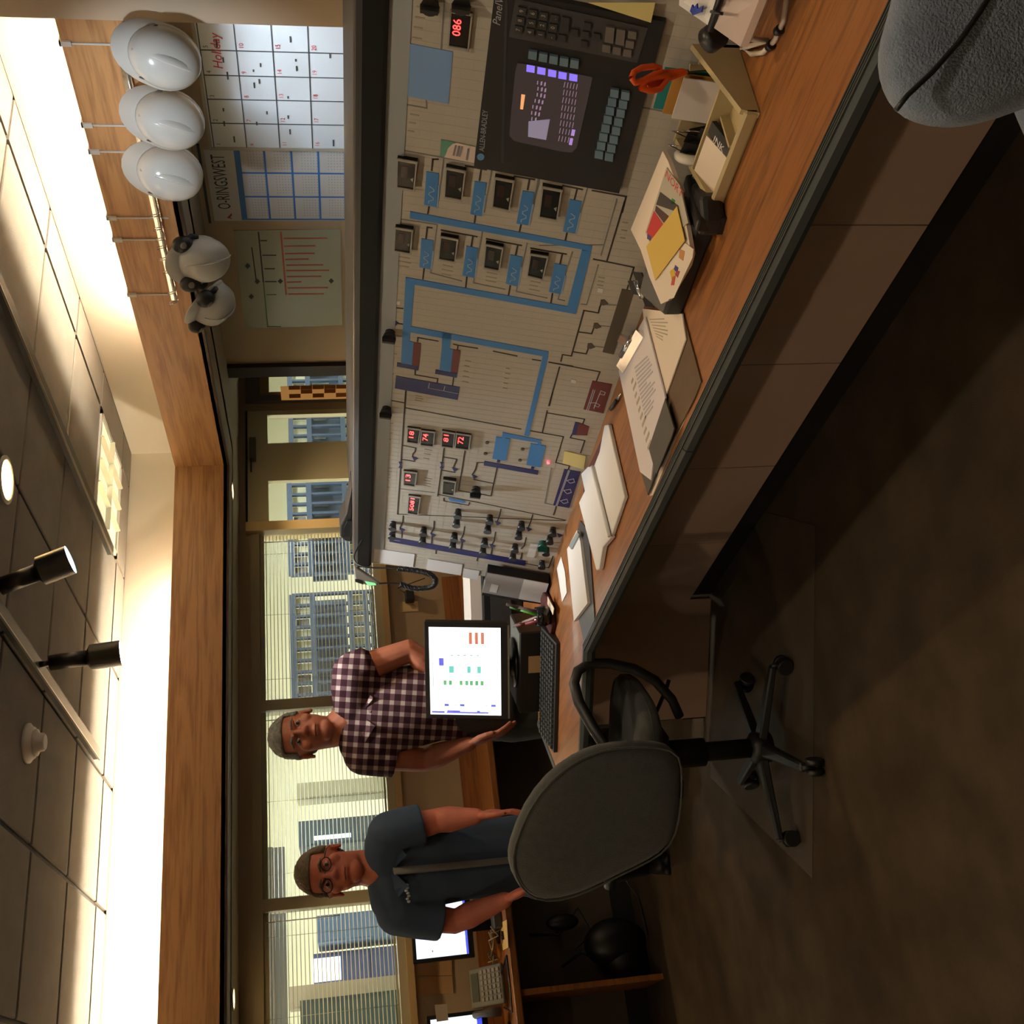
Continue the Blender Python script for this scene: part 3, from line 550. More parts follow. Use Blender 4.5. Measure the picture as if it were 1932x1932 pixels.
MB().text('ALLEN-BRADLEY', .0165, lambda a_, b_: A+X*a_*.92+Yv*b_).obj('logo_lettering', M_LOGO, ter)
pq(CD, [(135+34*math.cos(t*.5236), 1388+32*math.sin(t*.5236)) for t in range(12)], .014, .0148).obj('logo_mark', mat('logo_blue', (.36, .56, .72), .5), ter)
A = pan(*CD(310, 195), .0145); X = (pan(*CD(335, 0), .0145)-A).normalized(); Yv = (pan(*CD(250, 185), .0145)-A).normalized()
MB().text('PanelView', .022, lambda a_, b_: A+X*a_+Yv*b_, shear=.3).obj('logo_lettering', M_LOGO, ter)
# papers stuck to the panel
def note(f, pts, m_, label, cat='note', name='paper_note', h=.0012, group=None): return tag(pq(f, pts, .0012, .0012+h).obj(name, m_), label, cat, group)
M_YEL = mat('sticky_yellow', (.86, .80, .52), .8)
note(CD, [(1110, -30), (1722, -30), (1682, 152)], M_YEL, 'pale yellow note stuck over the top corner of the operator terminal', h=.001).location = NN*.016
note(CF, [(506, 530), (702, 576), (684, 700), (490, 642)], M_YEL, 'small pale yellow sticky note low on the console panel above the navy tank')
n = note(CC, [(126, 1420), (496, 1472), (480, 1592), (120, 1540)], M_PAPER, 'white paper strip with handwriting taped at the top left of the console')
note(CC, [(616, 1515), (930, 1566), (916, 1666), (600, 1614)], M_PAPER, 'blank white paper strip taped at the middle of the console left end')
note(CC, [(942, 1600), (1086, 1626), (1066, 1706), (930, 1682)], M_PAPER, 'small wrinkled white slip taped low at the console left end')
note(CC, [(1552, 1372), (1618, 1384), (1584, 1506), (1514, 1492)], M_PAPER, 'small white label between the lowest push buttons')
t = thing('sticker_card', 'white card with rounded corner and green triangle tucked beside the terminal', 'card', tuple(pan(*CA(900, 1380))))
pq(CA, [(735, 1266), (1050, 1332), (1040, 1482), (725, 1420)], .0012, .002).obj('card', mat('card_green', (.38, .60, .50), .6), t)
pq(CA, [(780, 1400), (800, 1345), (840, 1305), (880, 1296), (1050, 1334), (1040, 1480), (765, 1425)], .002, .003).obj('card_face', mat('card_pink', (.88, .80, .74), .6), t)
lines([(CA, (870, 1320), (850, 1400)), (CA, (900, 1325), (880, 1405)), (CA, (925, 1330), (905, 1410)), (CA, (985, 1350), (970, 1440))], .004, M_INK, 'card_print').parent = t
bpy.data.objects['card_print'].matrix_local = WM[t.name].inverted() @ WM[con.name]; bpy.data.objects['card_print'].location += NN*.0034
# document holder at the console end
t = thing('document_holder', 'black document holder with grey and white sheets at the left end of the console', 'document holder', tuple(pan(*CC(1400, 1700))))
pq(CC, [(1165, 1540), (1720, 1640), (1660, 1830), (1115, 1745)], .012, .05).obj('tray', M_BLK, t)
pq(CC, [(1168, 1532), (1500, 1590), (1450, 1770), (1122, 1712)], .051, .054).obj('grey_sheet', mat('paper_grey', (.60, .58, .56), .8), t)
pq(CC, [(1500, 1590), (1722, 1632), (1668, 1808), (1450, 1770)], .052, .055).obj('white_sheet', M_PAPER, t)
pq(CC, [(1205, 1630), (1270, 1645), (1250, 1715), (1185, 1702)], .054, .0548).obj('small_slip', M_PAPER, t)

# ---------------------------------------------------------------- desk in front of the panel
ZD = .745
desk = thing('console_desk', 'long oak desktop with dark ribbed rubber edge in front of the control panel', 'desk', (1.6, 2.0, 0))
FRONT = [(1.335, -.6), (1.335, 3.40), (.87, 3.92)]
poly = FRONT+[(1.40, 4.385), (1.70, 4.10), (1.82, 4.50), (2.24, 4.36), (2.05, 3.86), (1.775, 3.86), (1.775, -.6)]
MB().prism([(x, y, ZD-.03) for x, y in poly], (0, 0, .03)).obj('desktop', M_DESK, desk)
def edge(pts, name):
    mb = MB(); prof = [(0, .002), (.022, .004), (.034, -.006), (.036, -.022), (.028, -.036), (0, -.040)]
    P = [Vector((x, y, ZD)) for x, y in pts]; k = len(P); rings = []
    for i, p in enumerate(P):
        d = ((P[i+1]-p) if i < k-1 else (p-P[i-1])).normalized(); dprev = (p-P[i-1]).normalized() if i else d
        n1 = Vector((-d.y, d.x, 0)); n0 = Vector((-dprev.y, dprev.x, 0)); n_ = (n0+n1).normalized(); n_ /= max(.4, n_.dot(n1))
        rings.append([p+n_*a_+Vector((0, 0, b_)) for a_, b_ in prof])
    m6 = len(prof)
    vs = [v for r_ in rings for v in r_]
    f = []
    for i in range(k-1):
        for j in range(m6): f.append((i*m6+j, i*m6+(j+1) % m6, (i+1)*m6+(j+1) % m6, (i+1)*m6+j))
    f += [tuple(range(m6)), tuple(range((k-1)*m6, k*m6))]
    mb.add(vs, f); return mb.obj(name, M_EDGE, desk)
jy = onp(1292, 862, 2, ZD).y
edge([(1.335, -.6), (1.335, jy-.0015)], 'rubber_edge'); edge([(1.335, jy+.0015), (1.335, 3.40), (.87, 3.92)], 'rubber_edge'); edge([(.87, 3.92), (1.40, 4.385)], 'rubber_edge')
for i in range(4):      # ribs on the rubber edge
    x = 1.330-i*.0065
    MB().box((x-.0012, -.6, ZD+.002), (x+.0012, 3.39, ZD+.0052)).obj('edge_rib', M_EDGE, desk)
fas = con
js = [-.6, .18, .74, 1.30, 1.86, 2.42, 2.99, 3.54, 4.07]
for y0, y1 in zip(js, js[1:]): MB().box((1.765, y0+.002, .10), (1.785, y1-.002, ZD-.031)).obj('base_panel', M_FASC, fas)
dd = Vector((1.37-1.77, 4.45-4.07, 0)).normalized(); nn = Vector((dd.y, -dd.x, 0))
a = Vector((1.77, 4.075, 0)); b = Vector((1.37, 4.45, 0))
for s0, s1 in ((.002, .98),):
    p, q = a+(b-a)*s0, a+(b-a)*s1
    MB().hexa([p, q, q+nn*.02, p+nn*.02], [v+Vector((0, 0, ZD-.031)) for v in (p, q, q+nn*.02, p+nn*.02)]).obj('base_panel', M_FASC, fas).location.z = 0
MB().box((1.79, -.6, 0), (1.80, 4.07, .10)).hexa([a+nn*.03, b+nn*.03, b+nn*.01, a+nn*.01], [v+Vector((0, 0, .1)) for v in (a+nn*.03, b+nn*.03, b+nn*.01, a+nn*.01)]).obj('kick_plate', M_BASE, fas)
# ---------------------------------------------------------------- long window, blinds, doors
M_ALU = mat('window_frame_paint', (.62, .58, .47), .45); M_GOLD = mat('jamb_cream', (.86, .76, .55), .45)
M_GLASS = glassmat('window_glass', (.97, 1, .97), .05)
MX = [3.39, 2.22, 1.10, -.02, -1.14, -2.2]
wn = struct('window_1', MB().box((-2.2, YB-.03, 1.26), (3.36, YB+.1, 1.305)).box((-2.2, YB-.01, 2.005), (3.36, YB+.1, 2.06)), M_ALU, 'long interior window with horizontal blinds along the back wall', 'window')
for i, x in enumerate(MX[1:-1]): MB().box((x-.032, YB-.01, 1.305), (x+.032, YB+.09, 2.005)).obj('mullion', M_ALU, wn)
MB().box((3.36, YB-.05, .9), (3.425, YB+.09, 2.085)).obj('end_jamb', M_GOLD, wn)
MB().box((-2.2, YB-.05, 1.225), (3.36, YB, 1.262)).obj('sill_board', mat('sill_wood', (.66, .55, .38), .5), wn)
for a_, b_ in zip(MX, MX[1:]): MB().box((b_+.03, YB+.062, 1.30), (a_-.03, YB+.066, 2.01)).obj('pane', M_GLASS, wn)
M_SLAT = mat('blind_slat', (.56, .54, .43), .5)
names = ['behind the console end', 'behind the man in the plaid shirt', 'behind the man in the blue shirt', 'over the back desk at the left', 'at the far left end']
for bi, (a_, b_) in enumerate(zip(MX, MX[1:])):
    x0, x1 = b_+.036, a_-.036; yb = YB+.03
    bl = thing('window_blind', 'beige venetian blind hanging open in the window '+names[bi], 'blind', ((x0+x1)/2, yb, 1.305), 'venetian blinds')
    MB().box((x0, yb-.014, 1.978), (x1, yb+.014, 2.004)).obj('head_rail', M_SLAT, bl)
    L_ = x1-x0; tl = .17
    me = MB().add([Vector((-L_/2, -.0115, -.0115*tl)), Vector((L_/2, -.0115, -.0115*tl)), Vector((L_/2, 0, .002)), Vector((-L_/2, 0, .002)), Vector((L_/2, .0115, .0115*tl)), Vector((-L_/2, .0115, .0115*tl)),
                   Vector((-L_/2, -.0115, -.0115*tl-.0012)), Vector((L_/2, -.0115, -.0115*tl-.0012)), Vector((L_/2, 0, .0008)), Vector((-L_/2, 0, .0008)), Vector((L_/2, .0115, .0115*tl-.0012)), Vector((-L_/2, .0115, .0115*tl-.0012))],
                  [(0, 1, 2, 3), (3, 2, 4, 5), (9, 8, 7, 6), (11, 10, 8, 9), (0, 6, 7, 1), (5, 4, 10, 11), (0, 3, 9, 6), (3, 5, 11, 9), (1, 7, 8, 2), (2, 8, 10, 4)]).mesh('slat', M_SLAT)
    nsl = 30 if bi > 0 else 30
    for i in range(nsl): share('slat', me, bl, ((x0+x1)/2, yb, 1.966-i*.0218))
    MB().box((x0, yb-.012, 1.312), (x1, yb+.012, 1.322)).obj('bottom_rail', M_SLAT, bl)
    for q in (.12, .5, .88):
        xx = x0+L_*q; MB().cyl((xx, yb-.014, 1.315), (xx, yb-.014, 1.99), .0012, n=5).obj('ladder_cord', M_SLAT, bl)
    MB().tube([(x1-.05, yb-.02, 1.99), (x1-.05, yb-.022, 1.6)], .003, 6).obj('tilt_wand', M_WHITE, bl)
# white door with two tall lites
dr = struct('door_1', MB().box((3.425, YB+.0, 1.945), (4.30, YB+.04, 2.075)).box((3.75, YB, 0), (4.04, YB+.04, 1.945)).box((4.265, YB, 0), (4.30, YB+.04, 1.945)).box((3.425, YB, 0), (3.75, YB+.04, .95)).box((4.04, YB, 0), (4.265, YB+.04, .95)).box((3.425, YB, .95), (3.445, YB+.04, 1.945)), M_CREAM, 'cream door with two tall glass lites beside the long window', 'door')
MB().box((3.445, YB+.018, .95), (3.75, YB+.022, 1.945)).obj('lite', M_GLASS, dr); MB().box((4.04, YB+.018, .95), (4.265, YB+.022, 1.945)).obj('lite', M_GLASS, dr)
MB().box((3.43, YB-.005, 2.075), (4.30, YB+.05, 2.088)).obj('head_gap_shadow', M_BASE, dr)  # dark strip put in for the shadow in the gap above the door
MB().box((3.90, YB-.05, 2.02), (4.06, YB, 2.06)).obj('door_closer', mat('closer_metal', (.45, .43, .38), .4, metal=.5), dr); MB().box((3.80, YB-.045, 2.045), (3.98, YB-.035, 2.055)).obj('closer_arm', M_DARK, dr)
# aluminium glazed side door in the alcove
M_LIL = mat('alu_frame', (.44, .41, .43), .4, metal=.3)
g = struct('window_2', MB().box((4.36, YB-.03, 0), (4.41, YB+.04, 2.085)).box((4.69, YB-.03, 0), (4.78, YB+.04, 2.085)).box((4.41, YB-.03, 1.99), (4.69, YB+.04, 2.085)).box((4.41, YB-.03, 0), (4.69, YB+.04, .3)), M_LIL, 'narrow aluminium framed glass panel in the alcove beside the door', 'window')
MB().box((4.41, YB+.0, .3), (4.69, YB+.005, 1.99)).obj('pane', M_GLASS, g)
MB().box((4.41, YB-.02, 1.93), (4.69, YB+.01, 1.99)).box((4.41, YB-.02, .3), (4.44, YB+.01, 1.93)).obj('inner_frame', mat('tan_frame', (.60, .50, .36), .5), g)
js_ = struct('trim_1', MB().box((XR-.03, 5.50, 0), (XR+.12, 5.60, ZS)), mat('jamb_dark', (.16, .12, .10), .6), 'dark door jamb at the end of the right wall', 'trim')
pts = [onp(*p, 1, YB-.036) for p in ((529, 729), (657, 726), (656, 752), (531, 755))]
pp = thing('wall_chart', 'orange and cream chart taped on the narrow glass panel', 'poster', tuple(pts[0]))
MB().prism(pts, (0, -.002, 0)).obj('sheet', mat('chart_cream_glow', (.95, .78, .52), .7, emit=(1, .72, .40), es=.10), pp)  # paper glows by itself; the brightness is put into its material
for r_ in range(5):
    for c_ in range(3):
        if (r_+c_) % 2 == 0 or c_ == 0:
            f0, f1, g0, g1 = .12+r_*.175, .12+r_*.175+.17, c_*.3, c_*.3+.29
            q = lambda a_, b_: pts[0].lerp(pts[1], a_).lerp(pts[3].lerp(pts[2], a_), b_)+Vector((0, -.003, 0))
            MB().prism([q(f0, g0), q(f1, g0), q(f1, g1), q(f0, g1)], (0, -.001, 0)).obj('chart_cell', mat('chart_orange', (.90, .60, .26), .7), pp)

# ---------------------------------------------------------------- the bright plant room behind the glass
M_PLANT = mat('plant_wall', (.92, .92, .85), .8); M_PSTEEL = mat('plant_blue_steel', (.26, .32, .42), .5); M_PPAN = mat('plant_panel', (.74, .75, .66), .6)
M_PGREY = mat('plant_grey', (.46, .46, .45), .6); M_PBLUE = mat('plant_blue_cabinet', (.36, .46, .60), .5)
struct('wall_plant_far', MB().box((-6, 15, 0), (12, 15.1, 2.75)), M_PLANT, 'pale far wall of the bright plant room behind the windows', 'wall')
struct('wall_plant_left', MB().box((-6.1, 6.4, 0), (-6, 15, 2.75)), M_PLANT, 'pale left wall of the bright plant room', 'wall')
struct('wall_plant_right', MB().box((12, 6.4, 0), (12.1, 15, 2.75)), M_PLANT, 'pale right wall of the bright plant room', 'wall')
struct('floor_plant_room', MB().box((-6, 6.42, -.1), (12, 15, 0)), M_PLANT, 'pale floor of the bright plant room', 'floor')
struct('wall_plant_near', MB().box((5.3, 6.4, 0), (12, 6.42, 2.75)), M_PLANT, 'near wall of the plant room beyond the alcove', 'wall')
struct('ceiling_plant_room', MB().box((-6, 6.4, 2.75), (12, 15.1, 2.85)), mat('plant_ceiling', (.86, .80, .72), .8), 'pale ceiling of the plant room behind the windows', 'ceiling')
M_PL = emis('plant_light_panel', (1, 1, .97), 16)
for i in range(5):
    for j in range(3):
        x, y = -3.2+i*2.5, 7.4+j*2.6
        t = thing('plant_light', 'bright ceiling light panel in the plant room, %s row, %s column' % (('near', 'middle', 'far')[j], ('leftmost', 'second', 'central', 'fourth', 'rightmost')[i]), 'light', (x, y, 2.75), 'plant room lights')
        MB().box((x-.62, y-.17, 2.72), (x+.62, y+.17, 2.75)).obj('housing', M_WHITE, t); MB().box((x-.58, y-.14, 2.712), (x+.58, y+.14, 2.72)).obj('diffuser', M_PL, t)
def rack(x0, x1, Y, z0, z1, pitch, label, seed):
    t = thing('equipment_rack', label, 'rack', ((x0+x1)/2, Y, 0), 'blue steel racks')
    rails = [z1, z1-.16, z1-.46, z0]; rr = random.Random(seed)
    for z in rails: MB().box((x0, Y-.02, z-.022), (x1, Y+.02, z+.022)).obj('rail', M_PSTEEL, t)
    n = int((x1-x0)/pitch)
    pm = MB().box((-.010, -.018, 0), (.010, .018, z1)).mesh('post', M_PSTEEL)
    cell = MB().box((-pitch/2+.014, -.01, -.055), (pitch/2-.014, .01, .055)).mesh('cell_panel', M_PPAN)
    cell2 = MB().box((-pitch/2+.014, -.01, -.05), (pitch/2-.014, .01, .05)).mesh('cell_panel', M_PGREY)
    for i in range(n+1):
        x = x0+i*pitch; share('post', pm, t, (x, Y, 0))
        if i < n:
            share('cell_panel', cell if rr.random() < .7 else cell2, t, (x+pitch/2, Y+.03, z1-.08)); share('cell_panel', cell, t, (x+pitch/2, Y+.03, z0+.075))
    MB().box((x0, Y+.12, z0+.15), (x1, Y+.14, z1-.17)).obj('back_panel', mat('rack_back', (.33, .38, .47), .5), t)
    for i in range(n):
        if rr.random() < .75:
            x = x0+(i+.5)*pitch; h_ = .12+.12*rr.random()
            MB().box((x-.008, Y+.10, z1-.24-h_*.5), (x+.008, Y+.12, z1-.2)).obj('tube_light', M_PPAN, t)
    MB().box((x0, Y+.02, .05), (x1, Y+.05, z0-.03)).obj('lower_panel', M_PBLUE, t)
rack(2.86, 3.80, 8.2, 1.30, 1.88, .094, 'blue steel rack seen through the blinds beside the man in the plaid shirt', 1)
rack(3.98, 5.05, 8.2, 1.28, 1.88, .094, 'blue steel rack seen through the blind behind the console end', 2)
rack(5.25, 6.9, 8.4, 1.26, 1.86, .10, 'blue steel rack seen through the cream door lites', 3)
def cabinet(px, Y, dp, m_, label, name='plant_cabinet', cat='cabinet', lit=None, z0=0):
    (xa, ya), (xb, yb_) = px; a_ = onp(xa, ya, 1, Y); b_ = onp(xb, yb_, 1, Y); x0, x1 = sorted((a_.x, b_.x)); z1, zz = max(a_.z, b_.z), min(a_.z, b_.z)
    t = thing(name, label, cat, ((x0+x1)/2, Y+dp/2, 0))
    MB().box((x0, Y, z0), (x1, Y+dp, z1)).obj('cabinet_case', m_, t)
    w_ = x1-x0
    MB().box((x0+w_*.08, Y-.015, zz), (x1-w_*.08, Y, z1-.04)).obj('door_panel', m_, t)
    if lit: MB().box((x0+w_*.2, Y-.025, lit[0]), (x0+w_*lit[2], Y-.015, lit[1])).obj('lit_display', emis('plant_screen', (.92, .97, 1), 1.0), t)
    return t
cabinet(((563, 1550), (705, 1586)), 8.6, .5, mat('plant_slate', (.27, .32, .36), .5), 'tall slate grey cabinet seen through the blind right of the blue shirted man', lit=(1.5, 1.78, .35))
cabinet(((598, 1728), (705, 1768)), 9.2, .5, M_PBLUE, 'blue cabinet seen through the blind left of the blue shirted man')
cabinet(((592, 1800), (700, 1856)), 9.4, .5, mat('plant_indigo', (.30, .34, .50), .5), 'indigo cabinet with a glowing white display seen through the blind', lit=(1.62, 1.84, .85))
cabinet(((545, 1862), (760, 1880)), 8.2, .2, mat('plant_column', (.62, .58, .50), .7), 'beige column in the plant room seen at the left of the window', 'plant_column', 'column')
cabinet(((566, 1888), (750, 1975)), 7.9, .4, mat('plant_dark_green', (.24, .29, .29), .5), 'dark green grey cabinet at the far left of the plant room')
cabinet(((560, 1478), (760, 1492)), 8.9, .2, mat('plant_column2', (.70, .69, .58), .7), 'pale post in the plant room between the two men', 'plant_post', 'post')
t = thing('plant_beam', 'dark steel beam under the plant room ceiling seen through the left blinds', 'beam', (0, 9.9, 2.2))
MB().box((-4, 9.85, 2.16), (2.2, 9.97, 2.22)).box((-4, 9.88, 2.06), (2.2, 9.94, 2.16)).obj('beam_web', M_PGREY, t); MB().cyl((1.2, 9.9, 2.22), (1.2, 9.9, 2.75), .02).cyl((-2.5, 9.9, 2.22), (-2.5, 9.9, 2.75), .02).obj('hanger_rod', M_PGREY, t)

# ---------------------------------------------------------------- back desk
ZB = .775
bd = thing('back_desk', 'oak worktop with dark open kneeholes along the back wall under the window', 'desk', (0, 6.05, 0))
MB().box((-2.9, 5.82, ZB-.04), (2.98, 6.295, ZB)).bevel(.006, 1).obj('worktop', M_DESKX, bd)
MB().box((-2.9, 6.27, ZB), (2.98, 6.295, ZB+.105)).obj('backsplash', M_DESKX, bd)
for x in (.49, 1.9, -1.0, 2.95): MB().box((x-.014, 5.86, 0), (x+.014, 6.28, ZB-.04)).obj('support_panel', M_DESKX, bd)
MB().box((-2.9, 6.255, .12), (2.98, 6.268, ZB-.04)).obj('back_panel', mat('knee_panel', (.30, .26, .22), .7), bd); MB().box((-2.9, 6.25, 0), (2.98, 6.268, .12)).obj('kick_strip', M_BASE, bd)
def onback(x, y, z=ZB): return onp(x, y, 2, z)
# wall monitor on the back desk
M_MON = mat('monitor_black', (.065, .065, .07), .35); M_SCRW = emis('screen_white', (.86, .93, 1), .55)
def monitor(c, w_, h_, nrm, zb, label, m_screen, parts, name='computer_monitor', bez=.02, grp=None):
    nrm = Vector(nrm).normalized(); u = Vector((-nrm.y, nrm.x, 0)).normalized(); v = nrm.cross(u)
    if v.z < 0: v = -v
    c = Vector(c); t = thing(name, label, 'monitor', (c.x, c.y, zb), grp)
    if u.dot(RT) < 0: u = -u
    F = lambda a_, b_, d_=0: c+u*(a_*w_)+v*(b_*h_)+nrm*d_
    slab = lambda a0, a1, b0, b1, d0, d1: MB().hexa([F(a0, b0, d0), F(a1, b0, d0), F(a1, b1, d0), F(a0, b1, d0)], [F(a0, b0, d1), F(a1, b0, d1), F(a1, b1, d1), F(a0, b1, d1)])
    slab(-.5, .5, -.5, .5, -.04, 0).bevel(.005, 2).obj('casing', M_MON, t)
    bx, by = bez/w_, bez/h_
    s_ = slab(-.5+bx, .5-bx, -.5+by*1.5, .5-by, 0, .001).obj('screen', m_screen, t)
    for a0, a1, b0, b1, m_ in parts:
        A0, A1 = -.5+bx+a0*(1-2*bx), -.5+bx+a1*(1-2*bx); B0, B1 = .5-by-b0*(1-2.5*by), .5-by-b1*(1-2.5*by)
        slab(A0, A1, B1, B0, .001, .0014).obj('screen_graphic', m_, s_)
    foot = Vector((c.x, c.y, 0))-Vector((nrm.x, nrm.y, 0))*.07
    MB().hexa([Vector((p.x, p.y, zb+.012)) for p in (F(-.08, 0, -.085), F(.08, 0, -.085), F(.08, 0, -.055), F(-.08, 0, -.055))], [F(-.08, 0, -.075), F(.08, 0, -.075), F(.08, 0, -.041), F(-.08, 0, -.041)]).obj('stand_neck', M_MON, t)
    MB().lathe([(.10, zb), (.10, zb+.008), (.04, zb+.022)], (foot.x, foot.y, 0), 24).obj('stand_base', M_MON, t)
    return t, F
E_ = lambda n, c, s=.4: emis('gfx_'+n, c, s)
a_, b_ = onp(768, 1700, 1, 6.08), onp(893, 1806, 1, 6.08)
monitor(((a_.x+b_.x)/2, 6.08, (a_.z+b_.z)/2-.01), abs(a_.x-b_.x), abs(a_.z-b_.z), (-.05, -1, .05), ZB, 'black monitor with white screen on the back desk behind the blue shirted man', M_SCRW,
        [(0, 1, .955, 1, E_('taskbar', (.1, .25, .9))), (.1, .13, .3, .32, E_('dark', (.2, .22, .3), .12)), (.78, .99, .27, .285, E_('dark', (.2, .22, .3), .12)), (.6, .99, .36, .367, E_('blue', (.3, .6, 1))), (.55, .6, .4, .42, E_('dark', (.2, .22, .3), .12)), (.7, .99, .06, .07, E_('dark', (.2, .22, .3), .12))])
a_, b_ = onp(812, 1915, 1, 6.0), onp(925, 2040, 1, 6.0)
monitor(((a_.x+b_.x)/2, 6.02, (a_.z+b_.z)/2), abs(a_.x-b_.x), abs(a_.z-b_.z)+.04, (.05, -1, .05), ZB, 'black monitor at the left end of the back desk with a slip stuck on it', M_SCRW, [(0, 1, .9, 1, E_('taskbar', (.1, .25, .9)))])
tag(MB().prism([onp(*p, 1, 6.012) for p in ((820, 1896), (843, 1894), (846, 1925), (824, 1928))], (0, -.002, 0)).obj('paper_slip', M_PAPER2), 'white slip stuck on the corner of the left back desk monitor', 'note')
M_KRAFT = mat('kraft_paper', (.70, .55, .38), .8)
t = thing('wall_notice', 'two brown toned sheets pinned to the wall above the desk phone', 'notice', tuple(onp(805, 1845, 1, YB-.004)))
for q in (((757, 1812), (852, 1806), (853, 1840), (760, 1842)), ((760, 1843), (853, 1841), (856, 1874), (764, 1880))): MB().prism([onp(*p, 1, YB-.002) for p in q], (0, -.003, 0)).obj('sheet', M_KRAFT, t)
tag(MB().prism([onp(*p, 1, YB-.002) for p in ((772, 1886), (784, 1886), (787, 1960), (775, 1960))], (0, -.006, 0)).obj('wall_strip', mat('strip_brown', (.38, .29, .20), .7)), 'dark brown vertical strip on the wall left of the pinned sheets', 'strip')
# desk phone
ph = onback(952, 1855); ph.x -= .035; M_PHG = mat('phone_grey', (.40, .39, .35), .6); M_PHD = mat('phone_dark', (.30, .29, .27), .5)
t = thing('desk_phone', 'grey desk phone with display and many keys on the back desk', 'telephone', (ph.x, 6.02, ZB))
PF = lambda a_, b_, d_=0: Vector((ph.x+.02+a_, 5.96+.16*(b_/.2), ZB+.03+b_*.72))+Vector((0, -.75, .6))*d_
hx = lambda a0, a1, b0, b1, d0, d1: MB().hexa([PF(a0, b0, d0), PF(a1, b0, d0), PF(a1, b1, d0), PF(a0, b1, d0)], [PF(a0, b0, d1), PF(a1, b0, d1), PF(a1, b1, d1), PF(a0, b1, d1)])
bo = hx(-.09, .10, 0, .21, -.03, 0).bevel(.008, 2).obj('phone_body', M_PHG, t)
hx(-.06, .075, .15, .195, 0, .003).obj('lcd', mat('lcd_green', (.22, .24, .17), .7), bo)
for i in range(6):
    for j in range(5): hx(-.065+i*.026, -.047+i*.026, .015+j*.026, .031+j*.026, 0, .006).obj('phone_key', mat('phone_key', (.52, .51, .46), .6), bo)
h0, h1 = PF(-.125, .02, .02), PF(-.125, .2, .02)
MB().tube([h0, h0.lerp(h1, .15)+Vector((0, -.03, .02)), h0.lerp(h1, .5)+Vector((0, -.04, .03)), h0.lerp(h1, .85)+Vector((0, -.03, .02)), h1], .02, 12, rs=[.024, .024, .016, .024, .024]).obj('handset', M_PHD, t)
MB().tube([PF(-.11, -.0, .01), Vector((ph.x-.12, 5.90, ZB+.006)), Vector((ph.x+.02, 5.87, ZB+.006)), Vector((ph.x+.14, 5.88, ZB+.006)), PF(.05, 0, 0)], .005, 8).obj('phone_cord', M_BLK, t)
y0_ = [onback(944, 1742), onback(957, 1735), onback(960, 1788), onback(950, 1793)]
t = tag(MB().prism([p+Vector((0, 0, .001)) for p in y0_], (0, 0, .002)).obj('yellow_note', mat('note_yellow', (.88, .74, .42), .8)), 'yellow note lying on the front edge of the back desk', 'note')
c_ = (y0_[0]+y0_[2])/2
t = thing('binder_clip', 'small black binder clip lying on the yellow note', 'clip', (c_.x, c_.y, ZB+.003)); MB().prism([(c_.x-.02, c_.y-.012, ZB+.004), (c_.x+.02, c_.y-.006, ZB+.004), (c_.x+.018, c_.y+.012, ZB+.004), (c_.x-.02, c_.y+.006, ZB+.004)], (0, 0, .012)).obj('clip_body', M_BLK, t); MB().tube([(c_.x-.018, c_.y, ZB+.01), (c_.x-.04, c_.y-.005, ZB+.014), (c_.x-.018, c_.y+.004, ZB+.012)], .0015, 5).obj('clip_wire', M_PHG, t)
# grey device and loose cables beside the phone
g0 = onback(935, 1760)
t = thing('network_box', 'low dark grey box on the back desk in front of the monitor', 'box', (g0.x, 6.0, ZB)); MB().box((g0.x-.02, 5.93, ZB), (g0.x+.30, 6.06, ZB+.045)).bevel(.006, 2).obj('case', mat('box_grey', (.27, .26, .25), .5), t); MB().box((g0.x-.021, 5.95, ZB+.02), (g0.x-.02, 6.04, ZB+.03)).obj('port_strip', M_BLK, t)
M_CAB = mat('cable_cream', (.62, .55, .43), .6)
t = thing('cable_tangle', 'tangle of cream cables on the back desk beside the phone', 'cables', (g0.x-.08, 6.1, ZB)); rr = random.Random(9)
for i in range(5):
    p = [Vector((g0.x-.02-.03*j+.02*rr.uniform(-1, 1), 6.02+.05*rr.uniform(-1, 1)+.03*j, ZB+.006+.05*abs(math.sin(j*1.3+i))+.02*rr.random())) for j in range(6)]
    MB().tube(p, .004, 6).obj('cable', M_CAB, t)
# things in the dark under the back desk
t = thing('floor_bag', 'black bag slumped in the dark kneehole under the back desk', 'bag', (.68, 6.1, 0)); MB().ell((.70, 6.12, .16), (.13, .10, .17)).ell((.60, 6.12, .12), (.10, .09, .12)).obj('bag_body', M_BLK, t); MB().tube([(.62, 6.1, .26), (.68, 6.05, .40), (.76, 6.1, .27)], .008, 6).obj('bag_strap', M_BLK, t)
t = thing('wall_cables', 'black cables looping in the kneehole under the back desk', 'cables', (.85, 6.2, .0)); MB().tube([(.80, 6.22, .6), (.78, 6.18, .45), (.90, 6.15, .33), (.72, 6.15, .25), (.62, 6.2, .45)], .008, 6).obj('cable', M_BLK, t); MB().tube([(1.3, 6.22, .62), (1.28, 6.15, .3), (1.1, 6.1, .1), (.9, 6.05, .012), (.7, 6.0, .012)], .005, 6).obj('cable', M_BLK, t); MB().ell((.84, 6.17, .42), (.045, .04, .09)).obj('adapter', M_BLK, t)
